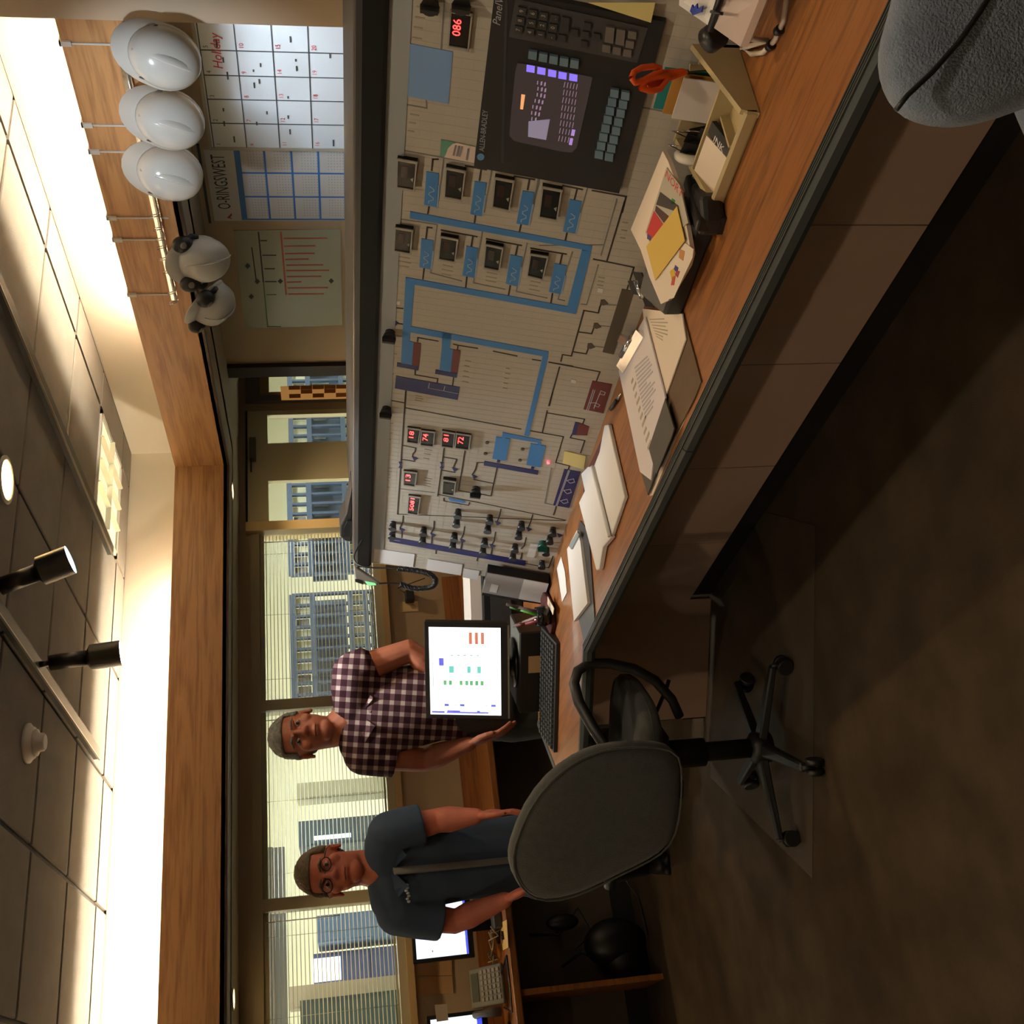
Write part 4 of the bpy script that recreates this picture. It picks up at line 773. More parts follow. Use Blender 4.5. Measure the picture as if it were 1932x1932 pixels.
# outlet and plug on the back wall
o_ = onp(772, 1145, 1, YB)
t = thing('wall_outlet', 'cream wall outlet beside the computer monitor', 'outlet', tuple(o_)); MB().box((o_.x-.036, YB-.006, o_.z-.058), (o_.x+.036, YB, o_.z+.058)).bevel(.003, 1).obj('cover_plate', mat('plate_cream', (.80, .72, .54), .5), t)
MB().lathe([(.016, 0), (.016, .002)], (o_.x, YB-.006, o_.z-.024), 16, Matrix.Rotation(math.pi/2, 3, 'X')).obj('socket', mat('socket_cream', (.68, .60, .44), .5), t)
o2 = onp(772, 1130, 1, YB)
t = thing('power_adapter', 'black plug-in power adapter in the wall outlet', 'adapter', (o2.x, YB-.03, o2.z)); MB().box((o2.x-.035, YB-.062, o2.z-.028), (o2.x+.035, YB-.007, o2.z+.028)).bevel(.006, 2).obj('adapter_case', M_BLK, t); MB().tube([(o2.x+.02, YB-.04, o2.z+.02), (o2.x+.05, YB-.06, o2.z+.07), (o2.x+.09, YB-.1, o2.z-.1)], .003, 6).obj('cable', M_BLK, t)
# ---------------------------------------------------------------- people
def remesh(mb, vox, name, m_, parent, it=4, fac=.5):
    me = mb.mesh('tmp', None); o = bpy.data.objects.new('tmp', me); COL.objects.link(o)
    r = o.modifiers.new('r', 'REMESH'); r.mode = 'VOXEL'; r.voxel_size = vox
    if it: s_ = o.modifiers.new('s', 'SMOOTH'); s_.iterations = it; s_.factor = fac
    bpy.context.view_layer.update()
    m2 = bpy.data.meshes.new_from_object(o.evaluated_get(bpy.context.evaluated_depsgraph_get())); m2.name = name
    bpy.data.objects.remove(o); bpy.data.meshes.remove(me)
    m2.materials.clear(); m2.materials.append(m_)
    for p in m2.polygons: p.use_smooth = True
    return put(name, m2, parent)
def limb(mb, pts, rs, flat=1.0):
    pts = [Vector(p) for p in pts]
    mb.tube(pts, 0, 14, rs=rs, flat=flat)
    for p, r in zip(pts, rs): mb.ell(p, (r, r, r), n=12, m_=8)
def loft(mb, rings, n=24):
    R_ = [[mb.bm.verts.new(c+ux*(math.cos(2*math.pi*j/n)*a)+uy*(math.sin(2*math.pi*j/n)*b)) for j in range(n)] for c, ux, uy, a, b in rings]
    for i in range(len(R_)-1):
        for j in range(n): mb.bm.faces.new((R_[i][j], R_[i][(j+1) % n], R_[i+1][(j+1) % n], R_[i+1][j])).smooth = True
    mb.bm.faces.new(R_[0][::-1]); mb.bm.faces.new(R_[-1])
def dz_floor(x, y): return onp(x, y, 2, 0)
def skinmat(name, c):
    return mat(name, c, .55, noise=.10, nscale=18, spec=.35)
def person(name_label, k, P, skin, hairm, shirtm, trousm, face_yaw, opts):
    D = lambda key, dk=0: dep(*P[key], k+dk)
    top, chin = D('top'), D('chin'); hh = (top-chin).length
    ez = (top-chin).normalized()
    tocam = Vector((CAM.x-top.x, CAM.y-top.y, 0)).normalized()
    tocam = Matrix.Rotation(face_yaw, 3, 'Z') @ tocam
    ex = tocam.cross(ez).normalized()*-1; ey = ez.cross(ex).normalized()
    if ey.dot(tocam) < 0: ey = -ey
    if ex.dot(RT) < 0: ex = -ex
    Hm = Matrix((ex, ey, ez)).transposed()
    hp = lambda x, y, z: chin+ex*(x*hh)+ey*(y*hh)+ez*(z*hh)
    hip = D('hip', opts.get('hk', 0)); base = Vector((hip.x, hip.y, 0))
    t = thing('person', name_label, 'person', tuple(base))
    # the body faces a little apart from the head
    bt = Vector((CAM.x-base.x, CAM.y-base.y, 0)).normalized(); bt = Matrix.Rotation(opts.get('body_yaw', 0), 3, 'Z') @ bt
    bx = Vector((-bt.y, bt.x, 0));  bx = -bx if bx.dot(RT) < 0 else bx
    neck = D('neck', .02); shL, shR = D('shL', opts.get('dl', 0)), D('shR', opts.get('dr', 0))
    elL, elR = D('elL', opts.get('el', .02)), D('elR', opts.get('er', .02)); wrL, wrR = D('wrL', opts.get('wl', -.05)), D('wrR', opts.get('wr', -.05)); haL, haR = D('haL', opts.get('wl', -.05)-.02), D('haR', opts.get('wr', -.05)-.02)
    waist = D('waist', opts.get('hk', 0)*.5); s_ = hh/.24
    b = MB()
    def E(c, r): b.ell(hp(*c), tuple(v*hh for v in r), Hm, 20, 14)
    E((0, -.08, .60), (.325, .385, .395)); E((0, .10, .33), (.275, .285, .30)); E((0, .215, .10), (.155, .13, .115)); E((0, .05, .18), (.24, .24, .19))
    E((0, .335, .56), (.21, .055, .04)); E((0, .385, .43), (.045, .075, .12)); E((0, .425, .37), (.062, .065, .048)); E((-.05, .39, .355), (.035, .045, .03)); E((.05, .39, .355), (.035, .045, .03))
    E((0, .345, .235), (.115, .045, .022)); E((0, .338, .20), (.10, .045, .025)); E((-.18, .27, .38), (.10, .08, .09)); E((.18, .27, .38), (.10, .08, .09))
    for sg in (-1, 1): E((sg*.335, -.05, .45), (.035, .075, .12)); E((sg*.345, -.03, .36), (.03, .045, .045))
    limb(b, [hp(0, -.06, .3), hp(0, -.10, .05), neck], [.062*s_, .060*s_, .068*s_])
    up = Vector((0, 0, 1))
    sp = [hip, hip.lerp(waist, .6), waist, waist.lerp(neck, .35), waist.lerp(neck, .72), waist.lerp(neck, .93)]
    wd = [.14, .125, .115, .125, .135, .09]; dpn = [.10, .095, .09, .095, .095, .07]
    loft(b, [(c, bx, bt, a*s_, d*s_) for c, a, d in zip(sp, wd, dpn)])
    legs = []
    for sg in (-1, 1):
        hj = hip+bx*sg*.09-up*.02; fo = opts.get('feet'); fo = dz_floor(*fo) if fo else Vector((hj.x, hj.y, 0))-bx*sg*.09; fa = fo+bx*sg*.075; kn = hj.lerp(Vector((fa.x, fa.y, .09)), .52)+bt*.02; an = Vector((fa.x, fa.y, .09))
        limb(b, [hj, hj.lerp(kn, .5), kn, kn.lerp(an, .4), an], [.085, .078, .056, .055, .038]); legs.append((hj, kn, an))
        b.ell(Vector((an.x, an.y, .04))+bt*.06, (.045, .12, .035), Matrix((bx, bt, up)).transposed())
    for sh, el, wr, ha in ((shL, elL, wrL, haL), (shR, elR, wrR, haR)):
        limb(b, [neck.lerp(sh, .3)-up*.03, sh-up*.03, sh.lerp(el, .45), el, el.lerp(wr, .3), el.lerp(wr, .75), wr], [.07*s_, .062*s_, .052*s_, .043*s_, .046*s_, .034*s_, .028*s_])
        d = (ha-wr).normalized(); L_ = .19*s_; side = (bx-d*bx.dot(d)).normalized(); fwd = d.cross(side).normalized()
        if fwd.dot(bt) < 0: fwd = -fwd
        pc = wr+d*L_*.27; cm = Matrix((fwd, side, d)).transposed()
        b.ell(pc, (.040*s_, .017*s_, .052*s_), cm, 14, 10)                       # palm, seen edge on, thumb to the front
        for i, (off, ln) in enumerate(((.036, .44), (.012, .50), (-.012, .47), (-.035, .36))):
            r0 = pc+d*L_*.20+fwd*off*s_; j1 = r0+d*L_*ln*.5+side*(-.006 if sh is shL else .006)*0-fwd*.004; j2 = j1+d*L_*ln*.3-fwd*.012*s_+side*(.010 if sh is shL else -.010)*s_; j3 = j2+d*L_*ln*.2-fwd*.016*s_+side*(.012 if sh is shL else -.012)*s_
            limb(b, [r0-d*.02, r0, j1, j2, j3], [.009*s_, .0092*s_, .0085*s_, .008*s_, .007*s_])
        tb = wr+d*L_*.16+fwd*.030*s_; limb(b, [tb-fwd*.012, tb+d*L_*.14+fwd*.020*s_, tb+d*L_*.30+fwd*.026*s_, tb+d*L_*.42+fwd*.022*s_], [.013*s_, .011*s_, .0095*s_, .008*s_])
    body = remesh(b, .0046, 'body', skin, t, 3)
    # eyes
    for sg in (-1, 1):
        e = MB().ell(hp(sg*.135, .315, .485), (.058*hh, .04*hh, .030*hh), Hm, 12, 8).obj('eye', mat('eye_white', (.62, .58, .54), .3), t)
        MB().ell(hp(sg*.135, .345, .485), (.026*hh, .018*hh, .026*hh), Hm, 10, 6).obj('iris', mat('iris_dark', (.10, .08, .07), .2), e)
        MB().tube([hp(sg*.05, .385, .565), hp(sg*.14, .385, .59), hp(sg*.23, .33, .565)], .012*hh, 6, rs=[.014*hh, .017*hh, .008*hh]).obj('eyebrow', hairm, t)
    MB().tube([hp(-.09, .375, .218), hp(0, .392, .222), hp(.09, .375, .218)], .006*hh, 6).obj('mouth_line', mat('mouth_dark', (.30, .14, .12), .6), t)
    # hair
    hb = MB(); hb.ell(hp(0, -.085, .61), (.362*hh, .425*hh, .425*hh), Hm, 36, 26)
    cut = []
    for f in hb.bm.faces:
        c = f.calc_center_median()-chin; x, y, z = c.dot(ex)/hh, c.dot(ey)/hh, c.dot(ez)/hh
        line = opts.get('hairline', .80)-.10*min(1, abs(x)/.2)**2*0
        if (y > .10 and z < line) or (y > -.10 and z < .58 and abs(x) < .40) or z < .28: cut.append(f)
    bmesh.ops.delete(hb.bm, geom=cut, context='FACES')
    for v in hb.bm.verts: v.co += v.normal*random.uniform(-.006, .008)*hh*1.5
    ho = hb.obj('hair', hairm, t); ho.modifiers.new('s', 'SOLIDIFY').thickness = .012; ho.modifiers['s'].offset = -1
    for p in ho.data.polygons: p.use_smooth = True
    # shirt
    sh_ = MB(); inf = 1.13
    hem = D('hem', opts.get('hk', 0)*.85)
    sp2 = [hem, hem.lerp(waist, .5), waist, waist.lerp(neck, .35), waist.lerp(neck, .70), waist.lerp(neck, .90), waist.lerp(neck, 1.0)]
    wd2 = [.185, .178, .172, .182, .190, .125, .072]; dp2 = [.135, .135, .135, .140, .130, .10, .075]
    wf = opts.get('wide', 1)
    loft(sh_, [(c, bx, bt, a*s_*wf, d*s_*wf) for c, a, d in zip(sp2, wd2, dp2)])
    for sh, el, f in ((shL, elL, opts.get('slL', .6)), (shR, elR, opts.get('slR', .6))):
        e2 = sh.lerp(el, f); limb(sh_, [neck.lerp(sh, .25)-up*.025, neck.lerp(sh, .7)-up*.02, sh-up*.03, sh.lerp(el, f*.5)-up*.01], [.078*s_, .080*s_, .082*s_, .076*s_])
        sh_.tube([sh-up*.03, sh.lerp(el, f*.5), e2], 0, 16, rs=[.080*s_, .076*s_, .074*s_])
    so_ = remesh(sh_, .008, 'shirt', shirtm, t, 5)
    # collar: two flaps folded round the neck
    for sg in (-1, 1):
        A = neck+bt*.075*s_-up*.045; B = neck+bx*sg*.085*s_+bt*.01+up*.028; C_ = neck+bx*sg*.10*s_+bt*.055*s_-up*.055; Dd = neck+bx*sg*.05*s_+bt*.115*s_-up*.10; G = neck-bt*.06*s_+up*.04
        MB().prism([A, B, C_, Dd], bt*.006).obj('collar', shirtm, so_); MB().prism([B, G, neck-bt*.085*s_, C_-bt*.05], up*.006).obj('collar', shirtm, so_)
    for i in range(opts.get('buttons', 5)):
        c = neck.lerp(hem, .16+.15*i)+bt*(.138*s_*wf if i else .105*s_)
        MB().cyl(c, c+bt*.004, .0055, n=10).obj('button', mat('button_pale', (.70, .66, .62), .4), so_)
    # trousers and shoes
    tr = MB(); loft(tr, [(hip-up*.04, bx, bt, .15*s_, .115*s_), (hip+up*.02, bx, bt, .15*s_, .115*s_), (hip.lerp(waist, .85), bx, bt, .136*s_, .108*s_)])
    for hj, kn, an in legs: limb(tr, [hj-up*.01, hj.lerp(kn, .5), kn, kn.lerp(an, .5), an+up*.0], [.098, .092, .078, .072, .068])
    remesh(tr, .010, 'trousers', trousm, t, 3)
    for hj, kn, an in legs:
        m3 = Matrix((bx, bt, up)).transposed(); sb_ = MB(); c = Vector((an.x, an.y, .0))
        sb_.ell(c+bt*.09+up*.045, (.052, .13, .045), m3).ell(c-bt*.02+up*.06, (.048, .07, .06), m3).box((-.05, -.09, 0), (.05, .21, .02), Matrix.Translation(c) @ m3.to_4x4())
        remesh(sb_, .010, 'shoe', mat('shoe_black', (.08, .07, .065), .5), t, 3)
    return t, hp, bt, bx, neck, hem, s_, Hm, hh, so_
def plaid():
    m = bpy.data.materials.new('plaid_cloth'); m.use_nodes = True; nt = m.node_tree; b = nt.nodes['Principled BSDF']; b.inputs['Roughness'].default_value = .85; b.inputs['Specular IOR Level'].default_value = .15
    tc = nt.nodes.new('ShaderNodeTexCoord'); mp = nt.nodes.new('ShaderNodeMapping'); mp.inputs['Rotation'].default_value = (0, math.radians(-8), math.radians(20)); sx = nt.nodes.new('ShaderNodeSeparateXYZ')
    nt.links.new(tc.outputs['Object'], mp.inputs[0]); nt.links.new(mp.outputs[0], sx.inputs[0]); outs = []
    for ax in (0, 2):
        a = nt.nodes.new('ShaderNodeMath'); a.operation = 'DIVIDE'; a.inputs[1].default_value = .046; f = nt.nodes.new('ShaderNodeMath'); f.operation = 'FRACT'; g = nt.nodes.new('ShaderNodeMath'); g.operation = 'GREATER_THAN'; g.inputs[1].default_value = .60
        nt.links.new(sx.outputs[ax], a.inputs[0]); nt.links.new(a.outputs[0], f.inputs[0]); nt.links.new(f.outputs[0], g.inputs[0]); outs.append(g)
    ad = nt.nodes.new('ShaderNodeMath'); ad.operation = 'ADD'; nt.links.new(outs[0].outputs[0], ad.inputs[0]); nt.links.new(outs[1].outputs[0], ad.inputs[1])
    dv = nt.nodes.new('ShaderNodeMath'); dv.operation = 'MULTIPLY'; dv.inputs[1].default_value = .5; nt.links.new(ad.outputs[0], dv.inputs[0])
    r = nt.nodes.new('ShaderNodeValToRGB'); r.color_ramp.interpolation = 'CONSTANT'; e = r.color_ramp.elements
    e[0].position = 0; e[0].color = (*lin((.20, .11, .13)), 1); e[1].position = .3; e[1].color = (*lin((.40, .30, .32)), 1); n = e.new(.8); n.color = (*lin((.68, .63, .59)), 1)
    nt.links.new(dv.outputs[0], r.inputs[0]); nt.links.new(r.outputs[0], b.inputs['Base Color'])
    return m
M_SKIN1 = skinmat('skin_tan', (.66, .41, .31)); M_SKIN2 = skinmat('skin_ruddy', (.72, .42, .33))
M_HAIR1 = mat('hair_grey', (.52, .52, .49), .8, noise=.3, nscale=60, bump=.6, bscale=120); M_HAIR2 = mat('hair_brown_grey', (.43, .38, .30), .8, noise=.3, nscale=60, bump=.6, bscale=120)
M_SH2 = mat('shirt_slate', (.27, .33, .41), .85, noise=.12, nscale=6, bump=.25, bscale=9, spec=.15)
M_TR1 = mat('trousers_green_grey', (.20, .215, .20), .85, noise=.1, nscale=9); M_TR2 = mat('trousers_dark', (.15, .15, .165), .85, noise=.1, nscale=9)
person('man in maroon and white plaid shirt standing behind the computer monitor', 4.7,
       dict(top=(508, 1393), chin=(632, 1378), neck=(660, 1356), shL=(676, 1422), shR=(655, 1272), elL=(800, 1434), elR=(772, 1228), wrL=(884, 1404), wrR=(850, 1282), haL=(945, 1382), haR=(880, 1310), waist=(830, 1322), hip=(945, 1322), hem=(880, 1322)),
       M_SKIN1, M_HAIR1, plaid(), M_TR1, .10, dict(slL=.55, slR=.36, hairline=.77, wide=.84, body_yaw=.15, hk=.17, er=.05, el=.06, wl=.02, wr=.06, buttons=5))
t2, hp, bt, bx, neck, hem, s_, Hm, hh, so_ = person('man in slate blue work shirt and glasses standing behind the office chair', 4.25,
       dict(top=(558, 1650), chin=(688, 1638), neck=(716, 1640), shL=(738, 1722), shR=(722, 1575), elL=(858, 1738), elR=(826, 1548), wrL=(952, 1698), wrR=(898, 1540), haL=(1000, 1675), haR=(950, 1533), waist=(880, 1622), hip=(1000, 1612), hem=(1005, 1612)),
       M_SKIN2, M_HAIR2, M_SH2, M_TR2, -.12, dict(slL=.78, slR=.72, hairline=.755, wide=.80, body_yaw=-.1, hk=.36, feet=(1240, 1596), el=.06, er=.05, wl=.02, wr=.0, buttons=4))
g = MB()
for sg in (-1, 1): g.tube([hp(sg*.15+.095*math.cos(a*.5236), .405-.03*abs(math.cos(a*.5236)), .482+.075*math.sin(a*.5236)) for a in range(13)], .0022, 6)
g.tube([hp(-.055, .41, .495), hp(0, .425, .505), hp(.055, .41, .495)], .002, 6)
for sg in (-1, 1): g.tube([hp(sg*.245, .375, .50), hp(sg*.345, .2, .50), hp(sg*.36, -.06, .49)], .002, 6)
g.obj('eyeglasses', mat('glasses_dark', (.09, .08, .08), .3), t2)
A = neck+bt*.10*s_-Vector((0, 0, .05)); B = neck.lerp(hem, .5)+bt*.152*s_*.8-Vector((0, 0, 0)); C_ = hem+bt*.145*s_*.8
MB().tube([A, neck.lerp(hem, .25)+bt*.150*s_*.8, B, neck.lerp(hem, .78)+bt*.148*s_*.8, C_], .02, 8, rs=[.022, .022, .021, .02, .018], flat=.45).obj('placket', mat('placket_grey', (.44, .44, .42), .85), so_)
lg = MB(); c0 = neck+bx*(-.115)+bt*.104*s_-Vector((0, 0, .10))
for i in range(7): lg.ell(c0+bx*(i*.010)+Vector((0, 0, .004*math.sin(i*2)+.001*i))+bt*.0, (.0055, .004, .007), None, 8, 6)
lg.obj('embroidered_mark', mat('thread_pale', (.68, .70, .72), .8), so_)
# ---------------------------------------------------------------- office chairs
M_FAB = mat('chair_fabric', (.30, .305, .29), .95, noise=.10, nscale=40, bump=.4, bscale=350, spec=.1, sheen=.3)
M_FABB = mat('chair_fabric_blue', (.46, .50, .55), .95, noise=.14, nscale=45, bump=.5, bscale=350, spec=.1, sheen=.3)
M_PLAS = mat('chair_plastic', (.10, .105, .105), .45)
def plane_pt(x, y, c, n):
    d = ray(x, y); return CAM+d*((c-CAM).dot(n)/d.dot(n))
def pillow(pts, n, th, bulge=.5):
    c = sum(pts, Vector())/len(pts); mb = MB(); k = len(pts)
    # smooth the outline once
    q = []
    for i in range(k):
        q.append(pts[i]*.75+pts[i-1]*.125+pts[(i+1) % k]*.125); q.append(pts[i]*.5+pts[(i+1) % k]*.5)
    k = len(q)
    spec = [(-th*.5, .0), (-th*.5, .55), (-th*.47, .84), (-th*.36, .945), (-th*.16, .99), (th*.16, .99), (th*.36, .945), (th*.47, .84), (th*.5, .55), (th*.5, .0)]
    rings = []
    for d, s_ in spec[1:-1]: rings.append([mb.bm.verts.new(c+(p-c)*s_+n*(d+bulge*th*.25*(1-s_*s_)*(1 if d > 0 else -1))) for p in q])
    for i in range(len(rings)-1):
        for j in range(k): mb.bm.faces.new((rings[i][j], rings[i][(j+1) % k], rings[i+1][(j+1) % k], rings[i+1][j])).smooth = True
    for r_, d in ((rings[0], -1), (rings[-1], 1)):
        v = mb.bm.verts.new(c+n*d*th*(.5+bulge*.25))
        for j in range(k): mb.bm.faces.new((r_[j], r_[(j+1) % k], v)).smooth = True
    return mb, q, c
def five_star(t, hub, rot, R_=.31):
    hub = Vector(hub); MB().lathe([(.055, .055), (.055, .115), (.035, .13)], (hub.x, hub.y, 0), 20).obj('base_hub', M_PLAS, t)
    for i in range(5):
        a = rot+i*2*math.pi/5; d = Vector((math.cos(a), math.sin(a), 0)); s_ = Vector((-d.y, d.x, 0))
        p, q = hub+d*.03+Vector((0, 0, .10)), hub+d*R_+Vector((0, 0, .075)); p.z = .105; q.z = .075
        MB().hexa([p-s_*.03-Vector((0, 0, .03)), q-s_*.018-Vector((0, 0, .015)), q+s_*.018-Vector((0, 0, .015)), p+s_*.03-Vector((0, 0, .03))], [p-s_*.022, q-s_*.014+Vector((0, 0, .006)), q+s_*.014+Vector((0, 0, .006)), p+s_*.022]).bevel(.005, 1).obj('base_leg', M_PLAS, t)
        w_ = Vector((q.x, q.y, .03)); cs = MB()
        for sg in (-1, 1): cs.cyl(w_+s_*sg*.008, w_+s_*sg*.026, .028, n=18)
        cs.cyl(w_+Vector((0, 0, .0)), Vector((q.x, q.y, .075)), .009, n=8); cs.obj('caster', M_PLAS, t)
fd = Vector((.69, .72, 0)).normalized(); sd = Vector((fd.y, -fd.x, 0))       # facing, and the sitter's right
hub = Vector((1.02, 3.70, 0))
ch = thing('office_chair', 'dark grey fabric office chair with black loop arms pulled up to the corner desk', 'chair', (hub.x, hub.y, 0))
nb = Vector((-.66, -.74, -.12)).normalized(); cbk = dep(1130, 1540, 3.60)
out = [(960, 1590), (957, 1625), (972, 1668), (1003, 1691), (1045, 1694), (1105, 1674), (1165, 1643), (1220, 1618), (1262, 1588), (1278, 1540), (1283, 1470), (1280, 1412), (1240, 1398), (1180, 1398), (1130, 1404), (1080, 1424), (1030, 1462), (988, 1518)]
mb, q, c = pillow([plane_pt(x, y, cbk, nb) for x, y in out], nb, .085)
mb.obj('backrest', M_FAB, ch)
MB().tube([c+(p-c)*.975+nb*.034 for p in q]+[c+(q[0]-c)*.975+nb*.034], .0035, 6, cap=False).obj('piping', M_FAB, ch)
sc0 = hub+fd*.06+Vector((0, 0, .535)); so = []
for i in range(24):
    a = 2*math.pi*i/24; ce_, se = math.cos(a), math.sin(a); r_ = (abs(ce_)**4+abs(se)**4)**-.25
    so.append(sc0+fd*ce_*r_*.235+sd*se*r_*.245)
mb, q2, c2 = pillow(so, Vector((0, 0, 1)), .085, .35); mb.obj('seat', M_FAB, ch)
MB().tube([c2+(p-c2)*.98 for p in q2]+[c2+(q2[0]-c2)*.98], .004, 6, cap=False).obj('piping', M_FAB, ch)
MB().tube([dep(x, y, k) for x, y, k in ((1168, 1424, 3.56), (1145, 1414, 3.57), (1118, 1372, 3.60), (1092, 1325, 3.64), (1083, 1290, 3.67), (1090, 1266, 3.69), (1112, 1252, 3.71), (1150, 1252, 3.72), (1196, 1262, 3.72), (1236, 1284, 3.73), (1268, 1320, 3.74), (1282, 1352, 3.75))], .016, 10, flat=1.25).obj('arm', M_PLAS, ch)
la = [hub+fd*q_[0]-sd*q_[1]+Vector((0, 0, q_[2])) for q_ in ((-.18, .23, .66), (-.10, .27, .72), (.08, .285, .74), (.17, .28, .72), (.19, .27, .64), (.14, .25, .55), (.04, .22, .49))]
MB().tube(la, .016, 10, flat=1.25).obj('arm', M_PLAS, ch)
MB().hexa([sc0+fd*a-sd*.10*s-Vector((0, 0, .085)) for a, s in ((-.12, -1), (.12, -1), (.12, 1), (-.12, 1))], [sc0+fd*a-sd*.12*s-Vector((0, 0, .04)) for a, s in ((-.14, -1), (.14, -1), (.14, 1), (-.14, 1))]).obj('seat_mechanism', M_PLAS, ch)
MB().cyl((hub.x, hub.y, .11), (hub.x, hub.y, .46), .034, n=20).cyl((hub.x, hub.y, .30), (hub.x, hub.y, .46), .05, n=20).obj('gas_column', M_PLAS, ch)
MB().hexa([hub-fd*.12+sd*.03*s+Vector((0, 0, z)) for s, z in ((-1, .455), (1, .455), (1, .475), (-1, .475))], [hub-fd*.245+sd*.03*s+Vector((0, 0, z)) for s, z in ((-1, .455), (1, .455), (1, .475), (-1, .475))]).obj('back_bar', M_PLAS, ch)
MB().hexa([hub-fd*.23+sd*.03*s+Vector((0, 0, .455))+fd*o for s, o in ((-1, 0), (1, 0), (1, -.015), (-1, -.015))], [cbk-nb*.05+sd*.03*s+Vector((0, 0, .05))+fd*o for s, o in ((-1, 0), (1, 0), (1, -.015), (-1, -.015))]).obj('back_upright', M_PLAS, ch)
lv = dep(1262, 1300, 3.86); MB().tube([sc0-Vector((0, 0, .06))+sd*.1, lv+Vector((0, 0, .01)), dep(1262, 1283, 3.87)], .007, 8).obj('lever', M_PLAS, ch)
kn_ = dep(1152, 1648, 3.66); MB().cyl(kn_, kn_-sd*.05, .022, n=12).obj('back_knob', M_PLAS, ch)
five_star(ch, hub, math.atan2(3.77-3.70, .70-1.02)+.02, .32)
t = thing('chair_mat', 'thin clear vinyl chair mat on the carpet under the office chair', 'chair mat', (.98, 3.9, 0))
A, B = Vector((.56, 3.72, .001)), Vector((1.55, 3.02, .001)); pv = Vector((.58, .82, 0)).normalized()
MB().prism([A, B, B+pv*1.0, A+pv*1.0], (0, 0, .0008)).obj('mat_sheet', mat('vinyl_mat', (.275, .232, .18), .6, noise=.25, nscale=5, spec=.2), t)
# second chair, close to the camera
cn = dep(1830, 30, 1.22); n2 = Vector((-.50, -.80, .25)).normalized()
h2 = Vector((cn.x+.20, cn.y+.16, 0)); c2h = thing('office_chair', 'blue grey fabric office chair beside the camera, cut off by the picture corner', 'chair', (h2.x, h2.y, 0))
out = [(1688, -10), (1662, 70), (1657, 120), (1667, 168), (1692, 208), (1730, 230), (1790, 240), (1850, 232), (1932, 205), (2040, 160), (2150, 60), (2190, -80), (2160, -230), (2060, -330), (1900, -350), (1770, -280), (1710, -150)]
mb, q, c = pillow([plane_pt(x, y, cn, n2) for x, y in out], n2, .07, .6); mb.obj('backrest', M_FABB, c2h)
MB().tube([plane_pt(*p, cn+n2*.046, n2) for p in ((1690, 208), (1712, 180), (1760, 135), (1810, 78), (1850, 20), (1900, -60), (1960, -150))], .003, 6).obj('seam', M_PLAS, c2h)
s2 = Vector((h2.x, h2.y, .46)); sq = []
for i in range(24):
    a = 2*math.pi*i/24; ce_, se = math.cos(a), math.sin(a); r_ = (abs(ce_)**4+abs(se)**4)**-.25; sq.append(s2+Vector((ce_*r_*.22, se*r_*.22, 0)))
mb, _, _ = pillow(sq, Vector((0, 0, 1)), .08, .3); mb.obj('seat', M_FABB, c2h)
MB().cyl((h2.x, h2.y, .11), (h2.x, h2.y, .43), .034).obj('gas_column', M_PLAS, c2h); five_star(c2h, h2, .4, .30)
MB().tube([s2+Vector((-.15, -.12, -.04)), Vector((cn.x-.0, cn.y+.02, .50)), cn-n2*.06+Vector((0, 0, -.08))], .018, 8).obj('back_bar', M_PLAS, c2h)
# ---------------------------------------------------------------- things on the console desk
Z0 = ZD+.0012
def dz(x, y, z=Z0):          # on the desk at height z; what would reach past the panel foot leans up against it
    p = onp(x, y, 2, z); lim = 1.766+.19*(p.z-ZD)
    if p.x > lim and y < 1150: z = H-(H-z)*lim/p.x; p = onp(x, y, 2, z)
    return p
def sheet(name, px, z, th, m_, label, cat, group=None):
    return tag(MB().prism([dz(*p, z) for p in px], (0, 0, th)).obj(name, m_), label, cat, group)
def rows(px4, z, n, m_, parent, name='print_lines', margin=.12, wd=.35, along=True, rnd=None):
    """fine printed rows inside a quad"""
    mb = MB(); rr = random.Random(rnd or 1); P = [dz(*p, z) for p in px4]
    f = lambda a, b: P[0].lerp(P[1], a).lerp(P[3].lerp(P[2], a), b)
    for i in range(n):
        b0 = margin+(1-2*margin)*i/n; b1 = b0+(1-2*margin)/n*wd; L_ = margin+(1-2*margin)*(.5+.5*rr.random())
        if along: mb.prism([f(margin, b0), f(L_, b0), f(L_, b1), f(margin, b1)], (0, 0, .0003))
        else: mb.prism([f(b0, margin), f(b0, L_), f(b1, L_), f(b1, margin)], (0, 0, .0003))
    o = mb.obj(name, m_, parent); o['kind'] = 'stuff'; return o
M_CHROME = mat('chrome', (.90, .90, .90), .14, metal=1); M_BROWN = mat('masonite', (.36, .27, .17), .7, noise=.1, nscale=30)
M_CARDBLK = mat('card_dark', (.26, .24, .21), .6)
# clipboard with brown board
def clip(px, z, t, tilt=1):
    a, b = [dz(*p, z) for p in px]; d = (b-a).normalized(); n = Vector((-d.y, d.x, 0))
    if n.x < 0: n = -n
    cl = MB().hexa([a-n*.022, b-n*.022, b, a], [a-n*.022+Vector((0, 0, .004)), b-n*.022+Vector((0, 0, .004)), b+Vector((0, 0, .020)), a+Vector((0, 0, .020))]).obj('clip_plate', M_CHROME, t)
    mm = (a+b)/2
    MB().cyl(a.lerp(b, .25)+n*.004+Vector((0, 0, .018)), a.lerp(b, .75)+n*.004+Vector((0, 0, .018)), .008, n=12).obj('clip_spring', M_CHROME, t)
    MB().hexa([mm-d*.022+n*.0, mm+d*.022+n*.0, mm+d*.022+n*.02, mm-d*.022+n*.02], [mm-d*.018+n*.03+Vector((0, 0, .035)), mm+d*.018+n*.03+Vector((0, 0, .035)), mm+d*.018+n*.036+Vector((0, 0, .035)), mm-d*.018+n*.036+Vector((0, 0, .035))]).obj('clip_lever', M_CHROME, t)
